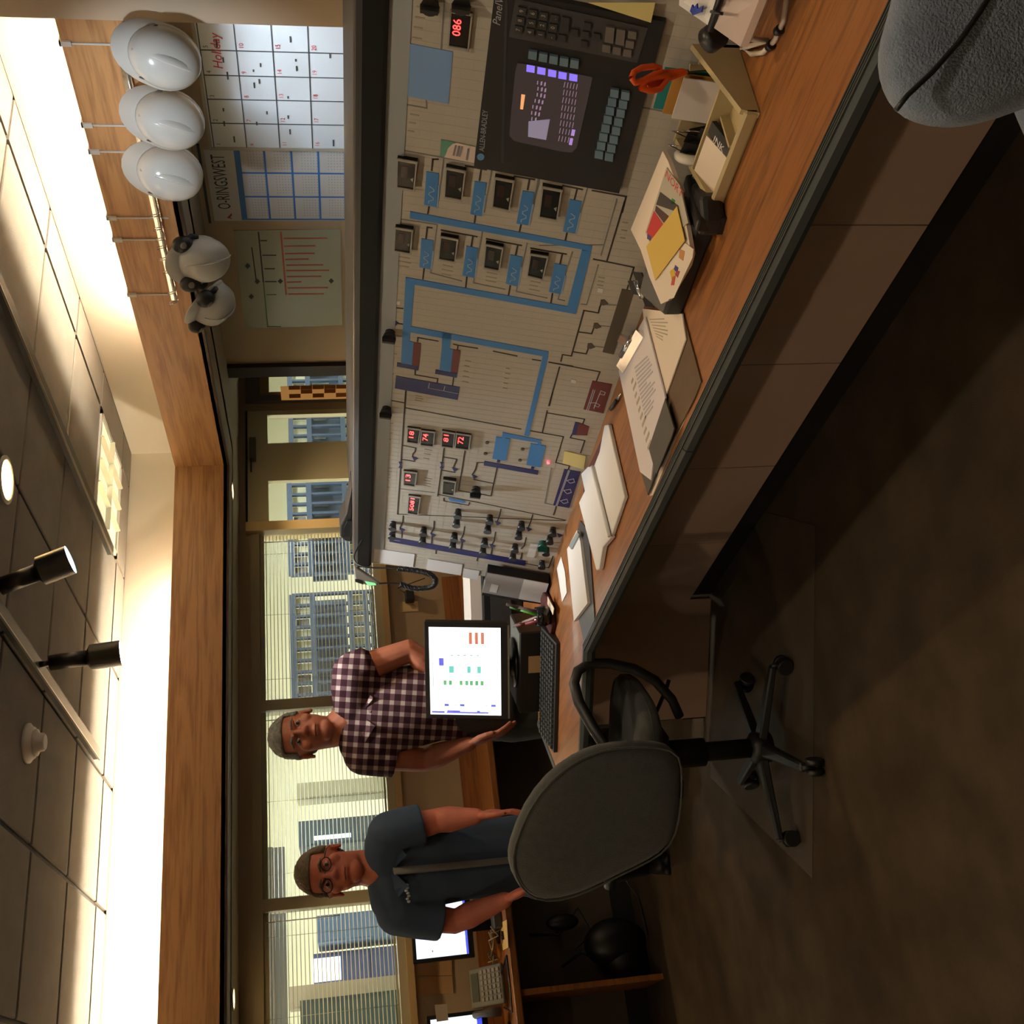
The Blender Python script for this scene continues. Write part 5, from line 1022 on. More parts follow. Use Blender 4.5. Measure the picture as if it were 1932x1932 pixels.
t = thing('clipboard', 'brown clipboard with blank cream sheet and chrome clip beside the black paper tray', 'clipboard', tuple(dz(1270, 680)), 'clipboards')
MB().prism([dz(*p) for p in ((1240, 584), (1290, 590), (1325, 720), (1312, 752), (1234, 905), (1225, 885))], (0, 0, .003)).obj('board', M_BROWN, t)
MB().prism([dz(*p, Z0+.0045) for p in ((1214, 582), (1289, 592), (1296, 640), (1257, 750), (1228, 690))], (0, 0, .003)).obj('sheet', M_PAPER2, t)
rows(((1222, 600), (1275, 596), (1262, 660), (1240, 640)), Z0+.0078, 7, M_FAINT, t, margin=.05, rnd=3)
clip(((1208, 512), (1232, 578)), Z0+.006, t)
sheet('loose_sheets', ((1325, 722), (1316, 735), (1232, 934), (1226, 936), (1236, 905)), Z0-.0006, .0005, M_PAPER2, 'white sheet edges sticking out under the brown clipboard', 'paper')
t = thing('clipboard', 'clipboard with printed form sheets and chrome clip below the brown one', 'clipboard', tuple(dz(1215, 760)), 'clipboards')
MB().prism([dz(*p, Z0+.006) for p in ((1173, 702), (1220, 604), (1256, 752), (1238, 896), (1224, 934), (1212, 892))], (0, 0, .003)).obj('board', M_CARDBLK, t)
s_ = MB().prism([dz(*p, Z0+.0095) for p in ((1170, 700), (1184, 664), (1219, 598), (1258, 750), (1238, 845), (1231, 906), (1210, 890))], (0, 0, .004)).obj('form_sheet', mat('paper_mauve', (.80, .77, .77), .8), t)
rows(((1195, 690), (1228, 660), (1244, 760), (1218, 800)), Z0+.0138, 14, mat('ink_pale', (.66, .64, .65), .8), t, margin=.04, wd=.5, rnd=5)
rows(((1186, 705), (1192, 690), (1240, 850), (1228, 880)), Z0+.0138, 10, M_FAINT, t, margin=.1, wd=.4, rnd=8)
clip(((1176, 690), (1214, 622)), Z0+.014, t)
sheet('phone_card', ((1257, 752), (1274, 808), (1270, 822), (1240, 896), (1226, 846)), Z0+.0142, .003, M_CARDBLK, 'dark grey printed card lying on the clipboard forms', 'card')
# open notebook
t = thing('open_notebook', 'open notebook with blank white pages lying on the desk', 'notebook', tuple(dz(1125, 930)))
lt = [dz(*p, Z0+.012) for p in ((1140, 802), (1147, 801), (1178, 937), (1152, 1014), (1120, 880), (1131, 852))]
MB().prism([p-Vector((0, 0, .0118)) for p in lt], (0, 0, .0118)).bevel(.002, 1).obj('page_block', M_PAPER, t)
rt = [dz(*p, Z0+.016) for p in ((1096, 894), (1108, 881), (1120, 880), (1152, 1014), (1137, 1032), (1130, 1074), (1125, 1076), (1092, 948), (1103, 926))]
MB().prism([p-Vector((0, 0, .0155)) for p in rt], (0, 0, .0155)).bevel(.002, 1).obj('page_block', M_PAPER, t)
MB().tube([dz(1117, 880, Z0+.019), dz(1150, 1012, Z0+.019)], .006, 8, flat=.8).obj('spine_fold', M_PAPER, t)
MB().prism([dz(*p, Z0-.0006) for p in ((1146, 806), (1177, 934), (1130, 1076), (1100, 950), (1102, 900))], (0, 0, .0006)).obj('cover', mat('cover_red', (.35, .14, .10), .6), t)
# grey clipboard and slips near the corner
t = thing('clipboard', 'dark clipboard with folded white sheets near the desk corner', 'clipboard', tuple(dz(1100, 1110)), 'clipboards')
MB().prism([dz(*p) for p in ((1096, 982), (1112, 1002), (1124, 1180), (1118, 1190), (1103, 1211), (1092, 1160), (1080, 1040))], (0, 0, .003)).obj('board', mat('smoke_board', (.25, .25, .25), .4), t)
MB().prism([dz(*p, Z0+.0035) for p in ((1094, 1000), (1100, 1020), (1114, 1138), (1088, 1172), (1075, 1036))], (0, 0, .010)).obj('sheets', M_PAPER, t)
MB().prism([dz(*p, Z0+.0135) for p in ((1092, 1003), (1096, 1008), (1081, 1036), (1076, 1030))], (0, 0, .006)).obj('clip_plate', mat('grey_plastic', (.50, .55, .56), .4), t)
sheet('index_card', ((1059, 1050), (1066, 1078), (1070, 1118), (1061, 1136), (1051, 1073)), Z0, .001, M_PAPER, 'narrow white card lying by the foot of the console', 'card')
# pen lying against the panel
a_, b_ = dz(1152, 772, Z0+.006), dz(1172, 742, Z0+.006)
t = thing('ballpoint_pen', 'black and silver pen lying against the foot of the panel', 'pen', tuple(a_)); MB().cyl(a_, a_.lerp(b_, .6), .0055, n=10).obj('barrel', M_BLK, t); MB().cyl(a_.lerp(b_, .6), b_, .005, .002, n=10).obj('tip', M_CHROME, t)
# black paper tray with newspapers
A, B, C_, D_ = Vector((1.565, 1.655, Z0)), Vector((1.56, 1.94, Z0)), Vector((1.665, 1.985, Z0)), Vector((1.70, 1.70, Z0))
t = thing('paper_tray', 'black sloping paper tray against the panel', 'tray', tuple((A+C_)/2)); up = Vector((0, 0, 1))
hts = (.045, .045, .077, .087); TP = [p+up*h for p, h in zip((A, B, C_, D_), hts)]
MB().hexa([A, B, C_, D_], TP).bevel(.006, 1).obj('tray_body', mat('tray_black', (.12, .12, .12), .5), t)
MB().prism([A-Vector((.03, 0, 0)), A+Vector((0, .0, 0)), A+Vector((.10, -.03, 0)), A+Vector((.02, -.07, 0)), A+Vector((-.03, -.05, 0))], up*.05).bevel(.012, 2).obj('tray_end', mat('tray_black', (.12, .12, .12), .5), t)
tn = (TP[1]-TP[0]).cross(TP[3]-TP[0]).normalized(); tn = tn if tn.z > 0 else -tn
def tr_(x, y, h): return plane_pt(x, y, TP[0]+tn*h, tn)
def onsheet(name, px, h, th, m_, label, cat='paper'): return tag(MB().prism([tr_(*p, h) for p in px], tn*th).obj(name, m_), label, cat)
onsheet('newspaper', ((1258, 283), (1268, 302), (1284, 345), (1304, 430), (1312, 478), (1306, 500), (1268, 565), (1254, 572), (1232, 520), (1216, 470), (1197, 431)), .001, .010, M_PAPER2, 'stack of white newsprint pages in the black paper tray', 'newspaper')
mg = thing('magazine', 'magazine with red title and red picture under the yellow note', 'magazine', tuple(tr_(1255, 400, .012)))
MB().prism([tr_(*p, .0115) for p in ((1259, 316), (1284, 350), (1300, 420), (1232, 470), (1219, 438))], tn*.002).obj('cover', mat('mag_grey', (.66, .63, .56), .6), mg)
for px, c in ((((1246, 362), (1280, 388), (1278, 400), (1238, 386)), (.20, .17, .15)), (((1234, 398), (1252, 424), (1230, 450), (1220, 438)), (.72, .10, .10)), (((1238, 388), (1262, 408), (1254, 422), (1236, 398)), (.25, .12, .10)), (((1222, 440), (1230, 446), (1228, 455), (1221, 450)), (.25, .16, .45)), (((1268, 374), (1274, 378), (1272, 386), (1266, 383)), (.10, .50, .20))):
    MB().prism([tr_(*p, .0136) for p in px], tn*.0006).obj('cover_print', mat('mag_%02d%02d' % (int(c[0]*99), int(c[1]*99)), c, .6), mg)
a_ = tr_(1254, 332, .0138); X = (tr_(1288, 378, .0138)-a_).normalized(); Yv = tn.cross(X); Yv = Yv if Yv.dot(tr_(1280, 330, .0138)-a_) > 0 else -Yv
MB().text('NORT', .026, lambda p, q: a_+X*p+Yv*q).obj('title_lettering', mat('mag_title', (.75, .12, .10), .6), mg)
onsheet('yellow_envelope', ((1278, 389), (1293, 454), (1237, 529), (1220, 465)), .016, .0015, mat('envelope_yellow', (.80, .67, .32), .8), 'yellow envelope lying on the magazine in the black tray', 'envelope')
nl = thing('newsletter', 'newsletter with small colour pictures at the left end of the black tray', 'newspaper', tuple(tr_(1275, 510, .012)))
MB().prism([tr_(*p, .0115) for p in ((1237, 530), (1294, 458), (1310, 470), (1308, 486), (1272, 562), (1254, 566), (1240, 545))], tn*.002).obj('page', M_PAPER2, nl)
for px, c in ((((1264, 512), (1272, 505), (1275, 520), (1268, 530)), (.75, .62, .15)), (((1269, 522), (1275, 520), (1272, 538), (1266, 538)), (.72, .25, .15)), (((1274, 500), (1280, 505), (1278, 515), (1272, 508)), (.16, .18, .45)), (((1277, 510), (1283, 512), (1279, 524), (1274, 518)), (.60, .16, .22)), (((1283, 470), (1292, 474), (1289, 492), (1281, 486)), (.72, .48, .25))):
    MB().prism([tr_(*p, .0136) for p in px], tn*.0006).obj('page_print', mat('nl_%02d%02d' % (int(c[0]*99), int(c[1]*99)), c, .6), nl)
# stapler behind the tray and tape
a_, b_ = dz(1340, 372, Z0), dz(1272, 282, Z0)
t = thing('stapler', 'black stapler lying between the beige organiser and the paper tray', 'stapler', (1.66, 1.655, Z0))
sa_, sb2 = Vector((1.535, 1.622, Z0)), Vector((1.70, 1.655, Z0)); d = (sb2-sa_).normalized(); n = Vector((-d.y, d.x, 0))
MB().hexa([sa_-n*.02, sb2-n*.02, sb2+n*.02, sa_+n*.02], [p+up*.012 for p in (sa_-n*.02, sb2-n*.02, sb2+n*.02, sa_+n*.02)]).obj('stapler_base', M_BLK, t)
MB().hexa([sa_-n*.018+up*.03, sb2-n*.018+up*.016, sb2+n*.018+up*.016, sa_+n*.018+up*.03], [sa_-n*.014+up*.06, sb2-n*.014+up*.045, sb2+n*.014+up*.045, sa_+n*.014+up*.06]).bevel(.006, 2).obj('stapler_arm', M_BLK, t)
MB().cyl(sb2-d*.015-n*.022+up*.022, sb2-d*.015+n*.022+up*.022, .012, n=12).obj('stapler_hinge', M_CHROME, t)
# beige desk organiser
M_ORG = mat('organiser_beige', (.70, .63, .46), .5)
t = thing('desk_organiser', 'beige plastic desk organiser with compartments against the panel', 'organiser', (1.68, 1.49, Z0))
ox0, ox1, oy0, oy1 = 1.575, 1.765, 1.365, 1.605
MB().box((ox0+.002, oy0+.002, Z0), (ox1-.002, oy1-.002, Z0+.010)).obj('organiser_floor', M_ORG, t)
MB().hexa([(ox0, oy0, Z0), (ox1, oy0, Z0), (ox1, oy0+.012, Z0), (ox0, oy0+.012, Z0)], [(ox0+.01, oy0, Z0+.035), (ox1, oy0, Z0+.095), (ox1, oy0+.012, Z0+.095), (ox0+.01, oy0+.012, Z0+.035)]).obj('side_wall', M_ORG, t)
MB().hexa([(ox0, oy1-.012, Z0), (ox1, oy1-.012, Z0), (ox1, oy1, Z0), (ox0, oy1, Z0)], [(ox0+.01, oy1-.012, Z0+.03), (ox1, oy1-.012, Z0+.07), (ox1, oy1, Z0+.07), (ox0+.01, oy1, Z0+.03)]).obj('side_wall', M_ORG, t)
MB().box((ox0, oy0, Z0), (ox0+.012, oy1, Z0+.028)).bevel(.004, 1).obj('front_lip', M_ORG, t); MB().box((ox1-.008, oy0, Z0), (ox1, oy1, Z0+.07)).obj('rear_wall', M_ORG, t)
MB().box((1.67, oy0+.012, Z0+.01), (1.676, oy1-.012, Z0+.05)).obj('divider', M_ORG, t); MB().box((1.587, 1.455, Z0+.01), (1.67, 1.461, Z0+.03)).obj('divider', M_ORG, t)
tag(MB().hexa([(1.600, 1.50, Z0+.014), (1.665, 1.50, Z0+.044), (1.665, 1.60, Z0+.044), (1.600, 1.60, Z0+.014)], [(1.599, 1.50, Z0+.017), (1.664, 1.50, Z0+.047), (1.664, 1.60, Z0+.047), (1.599, 1.60, Z0+.017)]).obj('business_card', M_PAPER2), 'white business card leaning in the front of the beige organiser', 'card')
ib = thing('ink_box', 'small black and white box lettered INK in the beige organiser', 'box', (1.625, 1.475, Z0+.011))
MB().hexa([(1.595, 1.464, Z0+.011), (1.665, 1.464, Z0+.036), (1.665, 1.492, Z0+.036), (1.595, 1.492, Z0+.011)], [(1.594, 1.464, Z0+.021), (1.664, 1.464, Z0+.046), (1.664, 1.492, Z0+.046), (1.594, 1.492, Z0+.021)]).obj('carton', M_BLK, ib)
a_ = Vector((1.617, 1.489, Z0+.0325)); X = Vector((-.0, -.0, 0)); Xd = Vector((-.93, 0, -.36)).normalized(); Yd = Vector((0, -1, 0))
MB().text('INK', .022, lambda p, q: a_+Vector((.02, 0, .010))+Xd*p+Yd*q+Vector((-.36, 0, .93))*.001).obj('lettering', M_PAPER, ib)
cd_ = [('teal and white card', (.10, .50, .48), 0), ('ochre card', (.70, .50, .20), .014), ('white printed card', (.80, .77, .74), .028)]
for nm, c, o in cd_:
    tag(MB().hexa([(1.745-o, 1.42, Z0+.011), (1.748-o, 1.42, Z0+.011), (1.748-o, 1.52, Z0+.011), (1.745-o, 1.52, Z0+.011)], [(1.762-o, 1.42, Z0+.135-o*1.2), (1.765-o, 1.42, Z0+.135-o*1.2), (1.765-o, 1.52, Z0+.135-o*1.2), (1.762-o, 1.52, Z0+.135-o*1.2)]).obj('upright_card', mat('card_'+nm.split()[0], c, .7)), nm+' standing in the back of the beige organiser', 'card')
for i, (x, y) in enumerate(((1.715, 1.545), (1.735, 1.565), (1.705, 1.575))):
    bc = thing('binder_clip', ('black binder clip on top of the heap in the beige organiser', 'black binder clip leaning at the back of the beige organiser', 'black binder clip nearest the tape in the beige organiser')[i], 'clip', (x, y, Z0+.011), 'binder clips in the organiser')
    MB().prism([(x-.012, y-.018, Z0+.012), (x+.012, y-.018, Z0+.012), (x, y-.018, Z0+.040+.015*i)], (0, .036, .004)).obj('clip_body', M_BLK, bc); MB().tube([(x, y-.008, Z0+.04+.015*i), (x+.008, y-.004, Z0+.075+.012*i), (x+.004, y+.008, Z0+.04+.015*i)], .0015, 5).obj('clip_wire', M_CHROME, bc)
tp_ = thing('tape_roll', 'roll of white tape standing in the beige organiser', 'tape', (1.70, 1.60, Z0+.03))
MB().tube([Vector((1.705+.024*math.cos(a*.3927), 1.595+.012*math.cos(a*.3927), Z0+.045+.026*math.sin(a*.3927))) for a in range(17)], .011, 8, cap=False).obj('tape_ring', mat('tape_white', (.82, .80, .74), .5), tp_); MB().cyl((1.700, 1.605, Z0+.045), (1.710, 1.585, Z0+.045), .014, n=14).obj('tape_core', M_BLK, tp_)
# scissors
M_ORA = mat('scissor_orange', (.86, .33, .08), .4)
sx = thing('scissors', 'orange handled scissors standing in the beige organiser', 'scissors', tuple(dep(1352, 130, 2.17)))
def sp(x, y, dk=0): return dep(x, y, 2.17-(1352-x)*.0005+dk)
MB().prism([sp(1300, 121), sp(1352, 124), sp(1356, 130), sp(1300, 134)], FW*.002).obj('blade', M_CHROME, sx); MB().prism([sp(1302, 124, .004), sp(1352, 126, .004), sp(1355, 132, .004), sp(1300, 137, .004)], FW*.002).obj('blade', mat('steel_dark', (.40, .39, .38), .3, metal=.8), sx)
def loop(pts, r): return MB().tube([sp(*p) for p in pts]+[sp(*pts[0])], r, 8, cap=False)
loop([(1192, 147), (1196, 136), (1210, 128), (1232, 125), (1246, 129), (1246, 136), (1232, 142), (1214, 152), (1198, 156)], .006).obj('handle_loop', M_ORA, sx)
loop([(1208, 166), (1220, 152), (1240, 146), (1262, 142), (1258, 152), (1246, 168), (1228, 172)], .006).obj('handle_loop', M_ORA, sx)
MB().prism([sp(1246, 130), sp(1290, 127), sp(1300, 133), sp(1296, 140), (sp(1262, 152)), sp(1250, 146)], FW*.010).bevel(.003, 1).obj('handle_shank', M_ORA, sx); MB().prism([sp(1218, 154, .006), sp(1250, 146, .006), sp(1258, 154, .006), sp(1244, 168, .006), sp(1226, 170, .006)], FW*.006).obj('handle_web', M_ORA, sx)
# flip calendar on a wire stand
t = thing('flip_calendar', 'white flip calendar on a black arch with white wire stand', 'calendar', tuple(dz(1420, 40)))
pg = lambda L_: [dz(x, y, z) for x, y, z in L_]
MB().prism(pg([(1281, 10, .912), (1286, -70, .912), (1372, -70, .885), (1336, 48, .872)]), Vector((.003, 0, -.004))).obj('page', M_PAPER, t)
MB().prism(pg([(1346, 52, .872), (1382, -70, .872), (1470, -70, .822), (1432, 0, .822), (1397, 88, .822)]), Vector((0, 0, -.014))).obj('page', mat('page_pink', (.87, .79, .74), .8), t)
MB().prism(pg([(1397, 88, .822), (1432, 0, .822), (1452, -60, .822), (1466, -60, .790), (1450, 2, .790), (1418, 78, .790)]), Vector((.02, 0, -.004))).obj('page_stack', M_PAPER, t)
MB().tube(pg([(1340, 56, .874), (1358, 0, .876), (1378, -70, .876)]), .007, 10).obj('spine_bar', M_BLK, t)
c_ = dz(1340, 66, .862); MB().cyl(c_-Vector((0, .012, 0))+Vector((-.01, 0, -.01)), c_+Vector((.0, .012, 0)), .024, n=20).obj('arch_end', M_BLK, t)
MB().tube([c_+Vector((0, 0, -.02)), Vector((c_.x-.01, c_.y, Z0+.01)), *pg([(1400, 92, Z0+.008), (1418, 102, Z0+.006), (1440, 99, Z0+.006), (1462, 76, Z0+.006), (1478, 40, Z0+.006), (1484, 0, Z0+.006), (1486, -60, Z0+.006)])], .005, 8).obj('wire_stand', mat('wire_white', (.80, .76, .70), .4), t)
for p in ((1454, 86), (1470, 57)): w_ = dz(*p, Z0+.006); MB().cyl(w_-Vector((.004, .006, 0)), w_+Vector((.004, .006, 0)), .009, n=12).obj('rubber_ring', M_BLK, t)
for y in (-6, 22): MB().tube(pg([(1342-(y-22)*-.3, y, .880), (1352, y+2, .885), (1364, y+4, .876)]), .003, 6).obj('page_ring', M_BLK, t)
a_ = dz(1310, 22, .852)
MB().prism([dz(*p) for p in ((1304, 20, .8995), (1308, 8, .900), (1311, 14, .8965), (1317, 6, .895), (1318, 15, .892), (1328, 10, .888), (1326, 22, .886), (1310, 28, .893))], Vector((-.002, 0, .003))).obj('crown_mark', mat('mark_blue', (.12, .22, .60), .6), t)
# things around the computer monitor
M_MON2 = M_MON
rc = dep(985, 1262, 4.32); dn_ = Vector((-.69, -.72, 0)); ds = Vector((.72, -.69, 0))
mc = dep(880, 1268, 4.30); mcz = Vector((mc.x, mc.y, 0))
t = thing('monitor_riser', 'black box under the computer monitor with a cream label', 'riser', (mc.x, mc.y, Z0))
rb = lambda a, b, z: mcz+ds*a-dn_*b+Vector((0, 0, z))
MB().hexa([rb(-.17, -.05, Z0), rb(.17, -.05, Z0), rb(.17, .17, Z0), rb(-.17, .17, Z0)], [rb(-.17, -.05, .865), rb(.17, -.05, .865), rb(.17, .17, .865), rb(-.17, .17, .865)]).bevel(.005, 1).obj('riser_case', M_BLK, t)
MB().hexa([rb(.0, -.052, .765), rb(.07, -.052, .765), rb(.07, -.05, .765), rb(.0, -.05, .765)], [rb(.0, -.052, .83), rb(.07, -.052, .83), rb(.07, -.05, .83), rb(.0, -.05, .83)]).obj('label', mat('label_cream', (.72, .60, .42), .7), t)
W_ = lambda n, c, s=1.15: emis('hmi_'+n, c, s*.36)
G1 = []
for i in range(3): G1.append((.87-.0, .99-.01, .56+i*.082, .60+i*.082, W_('orange', (.85, .33, .10), .8)))
G1 = [(.815, .945, .56+i*.083, .602+i*.083, W_('orange', (.85, .33, .10), .8)) for i in range(3)]
G1 += [(.565, .650, .135, .20, W_('blue', (.08, .22, .95), .9))]
G1 += [(.485, .56, y, y+w_, W_('cyan', (.0, .85, .78), .9)) for y, w_ in ((.275, .065), (.53, .047), (.67, .05))]
G1 += [(.345, .395, y, y+.04, W_('green', (.0, .75, .42), .8)) for y in (.195, .27, .42, .50, .565, .64, .715)]
G1 += [(.10, .125, y, y+.062, W_('blue', (.08, .22, .95), .9)) for y in (.20, .42, .86)]
G1 += [(.02, .04, .02, .20, W_('blue', (.08, .22, .95), .9)), (.02, .035, .23, .82, W_('blue', (.08, .22, .95), .9)), (.03, .05, .24, .42, W_('blue', (.08, .22, .95), .9)), (.03, .05, .66, .70, W_('blue', (.08, .22, .95), .9))]
G1 += [(.68, .69, .30+i*.09, .335+i*.09, W_('teal', (.45, .72, .72), .8)) for i in range(5)]
G1 += [(.32, .60, .045, .052, W_('teal', (.45, .72, .72), .8)), (.11, .115, .115, .16, W_('teal', (.45, .72, .72), .8)), (.11, .115, .335, .385, W_('teal', (.45, .72, .72), .8)), (.11, .115, .76, .81, W_('teal', (.45, .72, .72), .8)), (.37, .38, .355, .375, W_('yellow', (1, .85, .3), 1))]
a_, b_ = dep(803, 1177, 4.30), dep(957, 1360, 4.30)
c0 = dep(880, 1267, 4.30); wv = (dep(880, 1176, 4.30)-dep(880, 1358, 4.30)).length; hv = (dep(800, 1268, 4.30)-dep(958, 1268, 4.30)).length
nm = Vector((-.66, -.75, .235)).normalized(); wv *= 1.06
tm, F = monitor(c0, wv, hv, nm, .866, 'black computer monitor showing a white process screen on the corner desk', emis('hmi_white', (.95, 1, 1), .55), G1, bez=.019)
MB().hexa([F(-.48, -.515, -.01), F(.48, -.515, -.01), F(.48, -.495, -.01), F(-.48, -.495, -.01)], [F(-.48, -.515, .004), F(.48, -.515, .004), F(.48, -.495, .004), F(-.48, -.495, .004)]).obj('bezel_trim', mat('trim_silver', (.55, .54, .50), .3, metal=.6), tm)
# keyboard
k0, k1 = Vector((1.169, 4.076, Z0)), Vector((1.485, 3.745, Z0)); kd = (k1-k0).normalized(); kn = Vector((-kd.y, kd.x, 0)); kn = kn if kn.y > 0 else -kn
t = thing('keyboard', 'black computer keyboard in front of the monitor', 'keyboard', tuple((k0+k1)/2))
kf = lambda a, b, z: k0+kd*(a*.455)+kn*(b*.165)+Vector((0, 0, z+b*.022))
MB().hexa([kf(0, 0, 0), kf(1, 0, 0), k1.lerp(k1, 0)*0+kf(1, 1, -.022), kf(0, 1, -.022)], [kf(0, 0, .014), kf(1, 0, .014), kf(1, 1, .016), kf(0, 1, .016)]).obj('case', mat('kbd_black', (.15, .15, .15), .5), t)
mk = MB()
for r_ in range(6):
    for c in range(20):
        a0, b0 = .02+c*.0483, .06+r_*.15
        mk.hexa([kf(a0, b0, .015), kf(a0+.04, b0, .015), kf(a0+.04, b0+.115, .015), kf(a0, b0+.115, .015)], [kf(a0+.004, b0+.01, .023), kf(a0+.036, b0+.01, .023), kf(a0+.036, b0+.10, .023), kf(a0+.004, b0+.10, .023)])
o = mk.obj('keys', mat('key_cap', (.19, .19, .185), .5), t); o['kind'] = 'stuff'
sheet('paper_pad', ((1012, 1228), (1022, 1205), (1016, 1290), (1011, 1330)), Z0+.03, .002, mat('paper_greenish', (.62, .64, .48), .8), 'green tinted pad lying behind the keyboard', 'paper').location.z = -.0
# red tray, pen cup with pens
p1 = dz(1040, 1150); t = thing('pen_tray', 'dark red letter tray by the end of the console', 'tray', tuple(p1))
MB().prism([dz(*p) for p in ((1028, 1105), (1046, 1140), (1050, 1178), (1046, 1200), (1036, 1202), (1030, 1170))], (0, 0, .02)).bevel(.004, 1).obj('tray_body', mat('tray_red', (.30, .12, .10), .5), t)
MB().prism([dz(*p, Z0+.0205) for p in ((1034, 1125), (1046, 1148), (1044, 1160), (1034, 1140))], (0, 0, .002)).obj('slip', M_PAPER2, t); MB().prism([dz(*p, Z0+.0205) for p in ((1021, 1180), (1034, 1210), (1026, 1214), (1014, 1185))], (0, 0, .012)).obj('note_block', mat('note_tan', (.55, .48, .34), .8), t)
cp = dz(1038, 1162, Z0+.02); pc = thing('pen_cup', 'black round pen cup standing on the red tray', 'cup', (cp.x, cp.y, Z0+.02))
MB().lathe([(.03, Z0+.0205), (.04, Z0+.045), (.037, Z0+.075), (.034, Z0+.075), (.033, Z0+.05)], (cp.x, cp.y, 0), 24).obj('cup_wall', mat('cup_black', (.05, .05, .05), .15), pc)
for i, (p, c, nm_) in enumerate((((955, 1140), (.35, .30, .30), 'grey pen'), ((962, 1145), (.25, .55, .12), 'green highlighter'), ((975, 1180), (.45, .10, .12), 'dark red marker'), ((1000, 1168), (.62, .08, .08), 'bright red marker'), ((968, 1182), (.50, .44, .42), 'silver pen'))):
    b_ = dep(*p, 4.12+.03*i); a_ = Vector((cp.x, cp.y, Z0+.04))+Vector((.012*math.cos(i*1.3), .012*math.sin(i*1.3), 0))
    L_ = (b_-a_); b_ = a_+L_*min(1, .17/L_.length)
    q = thing('marker_pen', nm_+' standing in the black pen cup', 'pen', tuple(a_), 'pens in the cup'); MB().cyl(a_, a_.lerp(b_, .7), .006, n=10).obj('barrel', mat('pen%d' % i, c, .4), q); MB().cyl(a_.lerp(b_, .7), b_, .0065, .005, n=10).obj('pen_cap', mat('pencap%d' % i, tuple(v*.8 for v in c), .4), q)
# printer at the back of the corner desk
pb = dep(975, 1146, 4.78); t = thing('printer', 'black printer with white paper on top behind the pens', 'printer', (pb.x+.06, pb.y+.05, Z0))
pf = lambda a, b, z: Vector((pb.x+.03, pb.y+.03, 0))+Vector((.85, -.52, 0))*a+Vector((.52, .85, 0))*b+Vector((0, 0, z))
MB().hexa([pf(-.14, 0, Z0), pf(.14, 0, Z0), pf(.14, .20, Z0), pf(-.14, .20, Z0)], [pf(-.14, .01, .925), pf(.14, .01, .925), pf(.14, .20, .925), pf(-.14, .20, .925)]).bevel(.008, 2).obj('printer_case', mat('printer_black', (.09, .10, .10), .4), t)
MB().hexa([pf(-.10, -.003, .80), pf(.10, -.003, .80), pf(.10, .004, .80), pf(-.10, .004, .80)], [pf(-.10, .002, .89), pf(.10, .002, .89), pf(.10, .01, .89), pf(-.10, .01, .89)]).obj('front_panel', mat('printer_grey', (.19, .20, .20), .5), t)
MB().cyl(pf(-.12, .004, .90), pf(-.12, -.003, .90), .008, n=10).obj('status_lamp', mat('lamp_teal', (.05, .35, .32), .4), t)
MB().hexa([pf(-.13, .02, .926), pf(.13, .02, .926), pf(.13, .19, .926), pf(-.13, .19, .926)], [pf(-.13, .02, .975), pf(.13, .02, .975), pf(.13, .19, .985), pf(-.13, .19, .985)]).obj('paper_stack', M_PAPER, t)
# radio microphone on the console top and handset with coiled cord
m0 = [onp(*p, 0, 2.02) for p in ((678, 905), (672, 908), (652, 958), (648, 965), (641, 980), (641, 1000), (650, 1008), (678, 1010))]
t = thing('radio_microphone', 'black wedge shaped radio microphone standing on the console top', 'microphone', (2.05, 3.5, 1.486))
zz = 1.487; mv = [Vector((p.x-.03, p.y, max(p.z, zz) if 0 < i < 7 else zz)) for i, p in enumerate(m0)]
MB().prism(mv, (.09, .03, 0)).bevel(.006, 2).obj('mic_body', mat('mic_black', (.075, .065, .06), .5), t)
mt = MB()
for i in range(4): y = mv[4].y+.01+.012*i
MB().prism([mv[3]+Vector((-.002, .012, -.012)), mv[4]+Vector((-.002, .006, -.014)), mv[5]+Vector((-.002, -.01, -.014)), mv[5]+Vector((-.002, -.01, -.05)), mv[3]+Vector((-.002, .012, -.05))], (-.004, 0, 0)).obj('grille', M_RUBBER, t)
hs = [dep(*p, 4.02) for p in ((666, 1072), (672, 1070), (700, 1088), (716, 1098), (713, 1104), (700, 1106), (670, 1098))]
t = thing('cordless_handset', 'grey handset with green lit display clipped to the console end', 'handset', tuple(hs[0]))
MB().prism(hs, FW*.04).bevel(.006, 2).obj('handset_shell', mat('handset_grey', (.52, .49, .45), .45), t)
MB().prism([dep(*p, 4.018) for p in ((670, 1092), (684, 1096), (686, 1103), (671, 1098))], FW*-.002).obj('earpiece', M_BLK, t)
MB().prism([dep(*p, 4.018) for p in ((688, 1096), (708, 1100), (710, 1104), (694, 1105))], FW*-.002).obj('display', emis('green_lcd', (.15, .85, .40), .35), t)
MB().hexa([Vector((1.93, 3.85, 1.30)), Vector((2.02, 3.85, 1.30)), Vector((2.02, 3.875, 1.30)), Vector((1.93, 3.875, 1.30))], [Vector((1.93, 3.85, 1.44)), Vector((2.02, 3.85, 1.44)), Vector((2.02, 3.875, 1.44)), Vector((1.93, 3.875, 1.44))]).obj('cradle', M_PLAS, t)
t = thing('coiled_cord', 'black coiled cord looping from the microphone to the handset', 'cord', tuple(dep(760, 1085, 4.0)))
ctrl = [dep(*p, k) for p, k in (((690, 1008), 4.05), ((668, 1050), 4.03), ((685, 1069), 4.0), ((740, 1072), 3.98), ((780, 1076), 3.97), ((810, 1083), 3.96), ((822, 1096), 3.97), ((812, 1108), 3.99), ((780, 1110), 4.0), ((755, 1102), 4.0), ((735, 1100), 4.0), ((715, 1101), 4.0))]
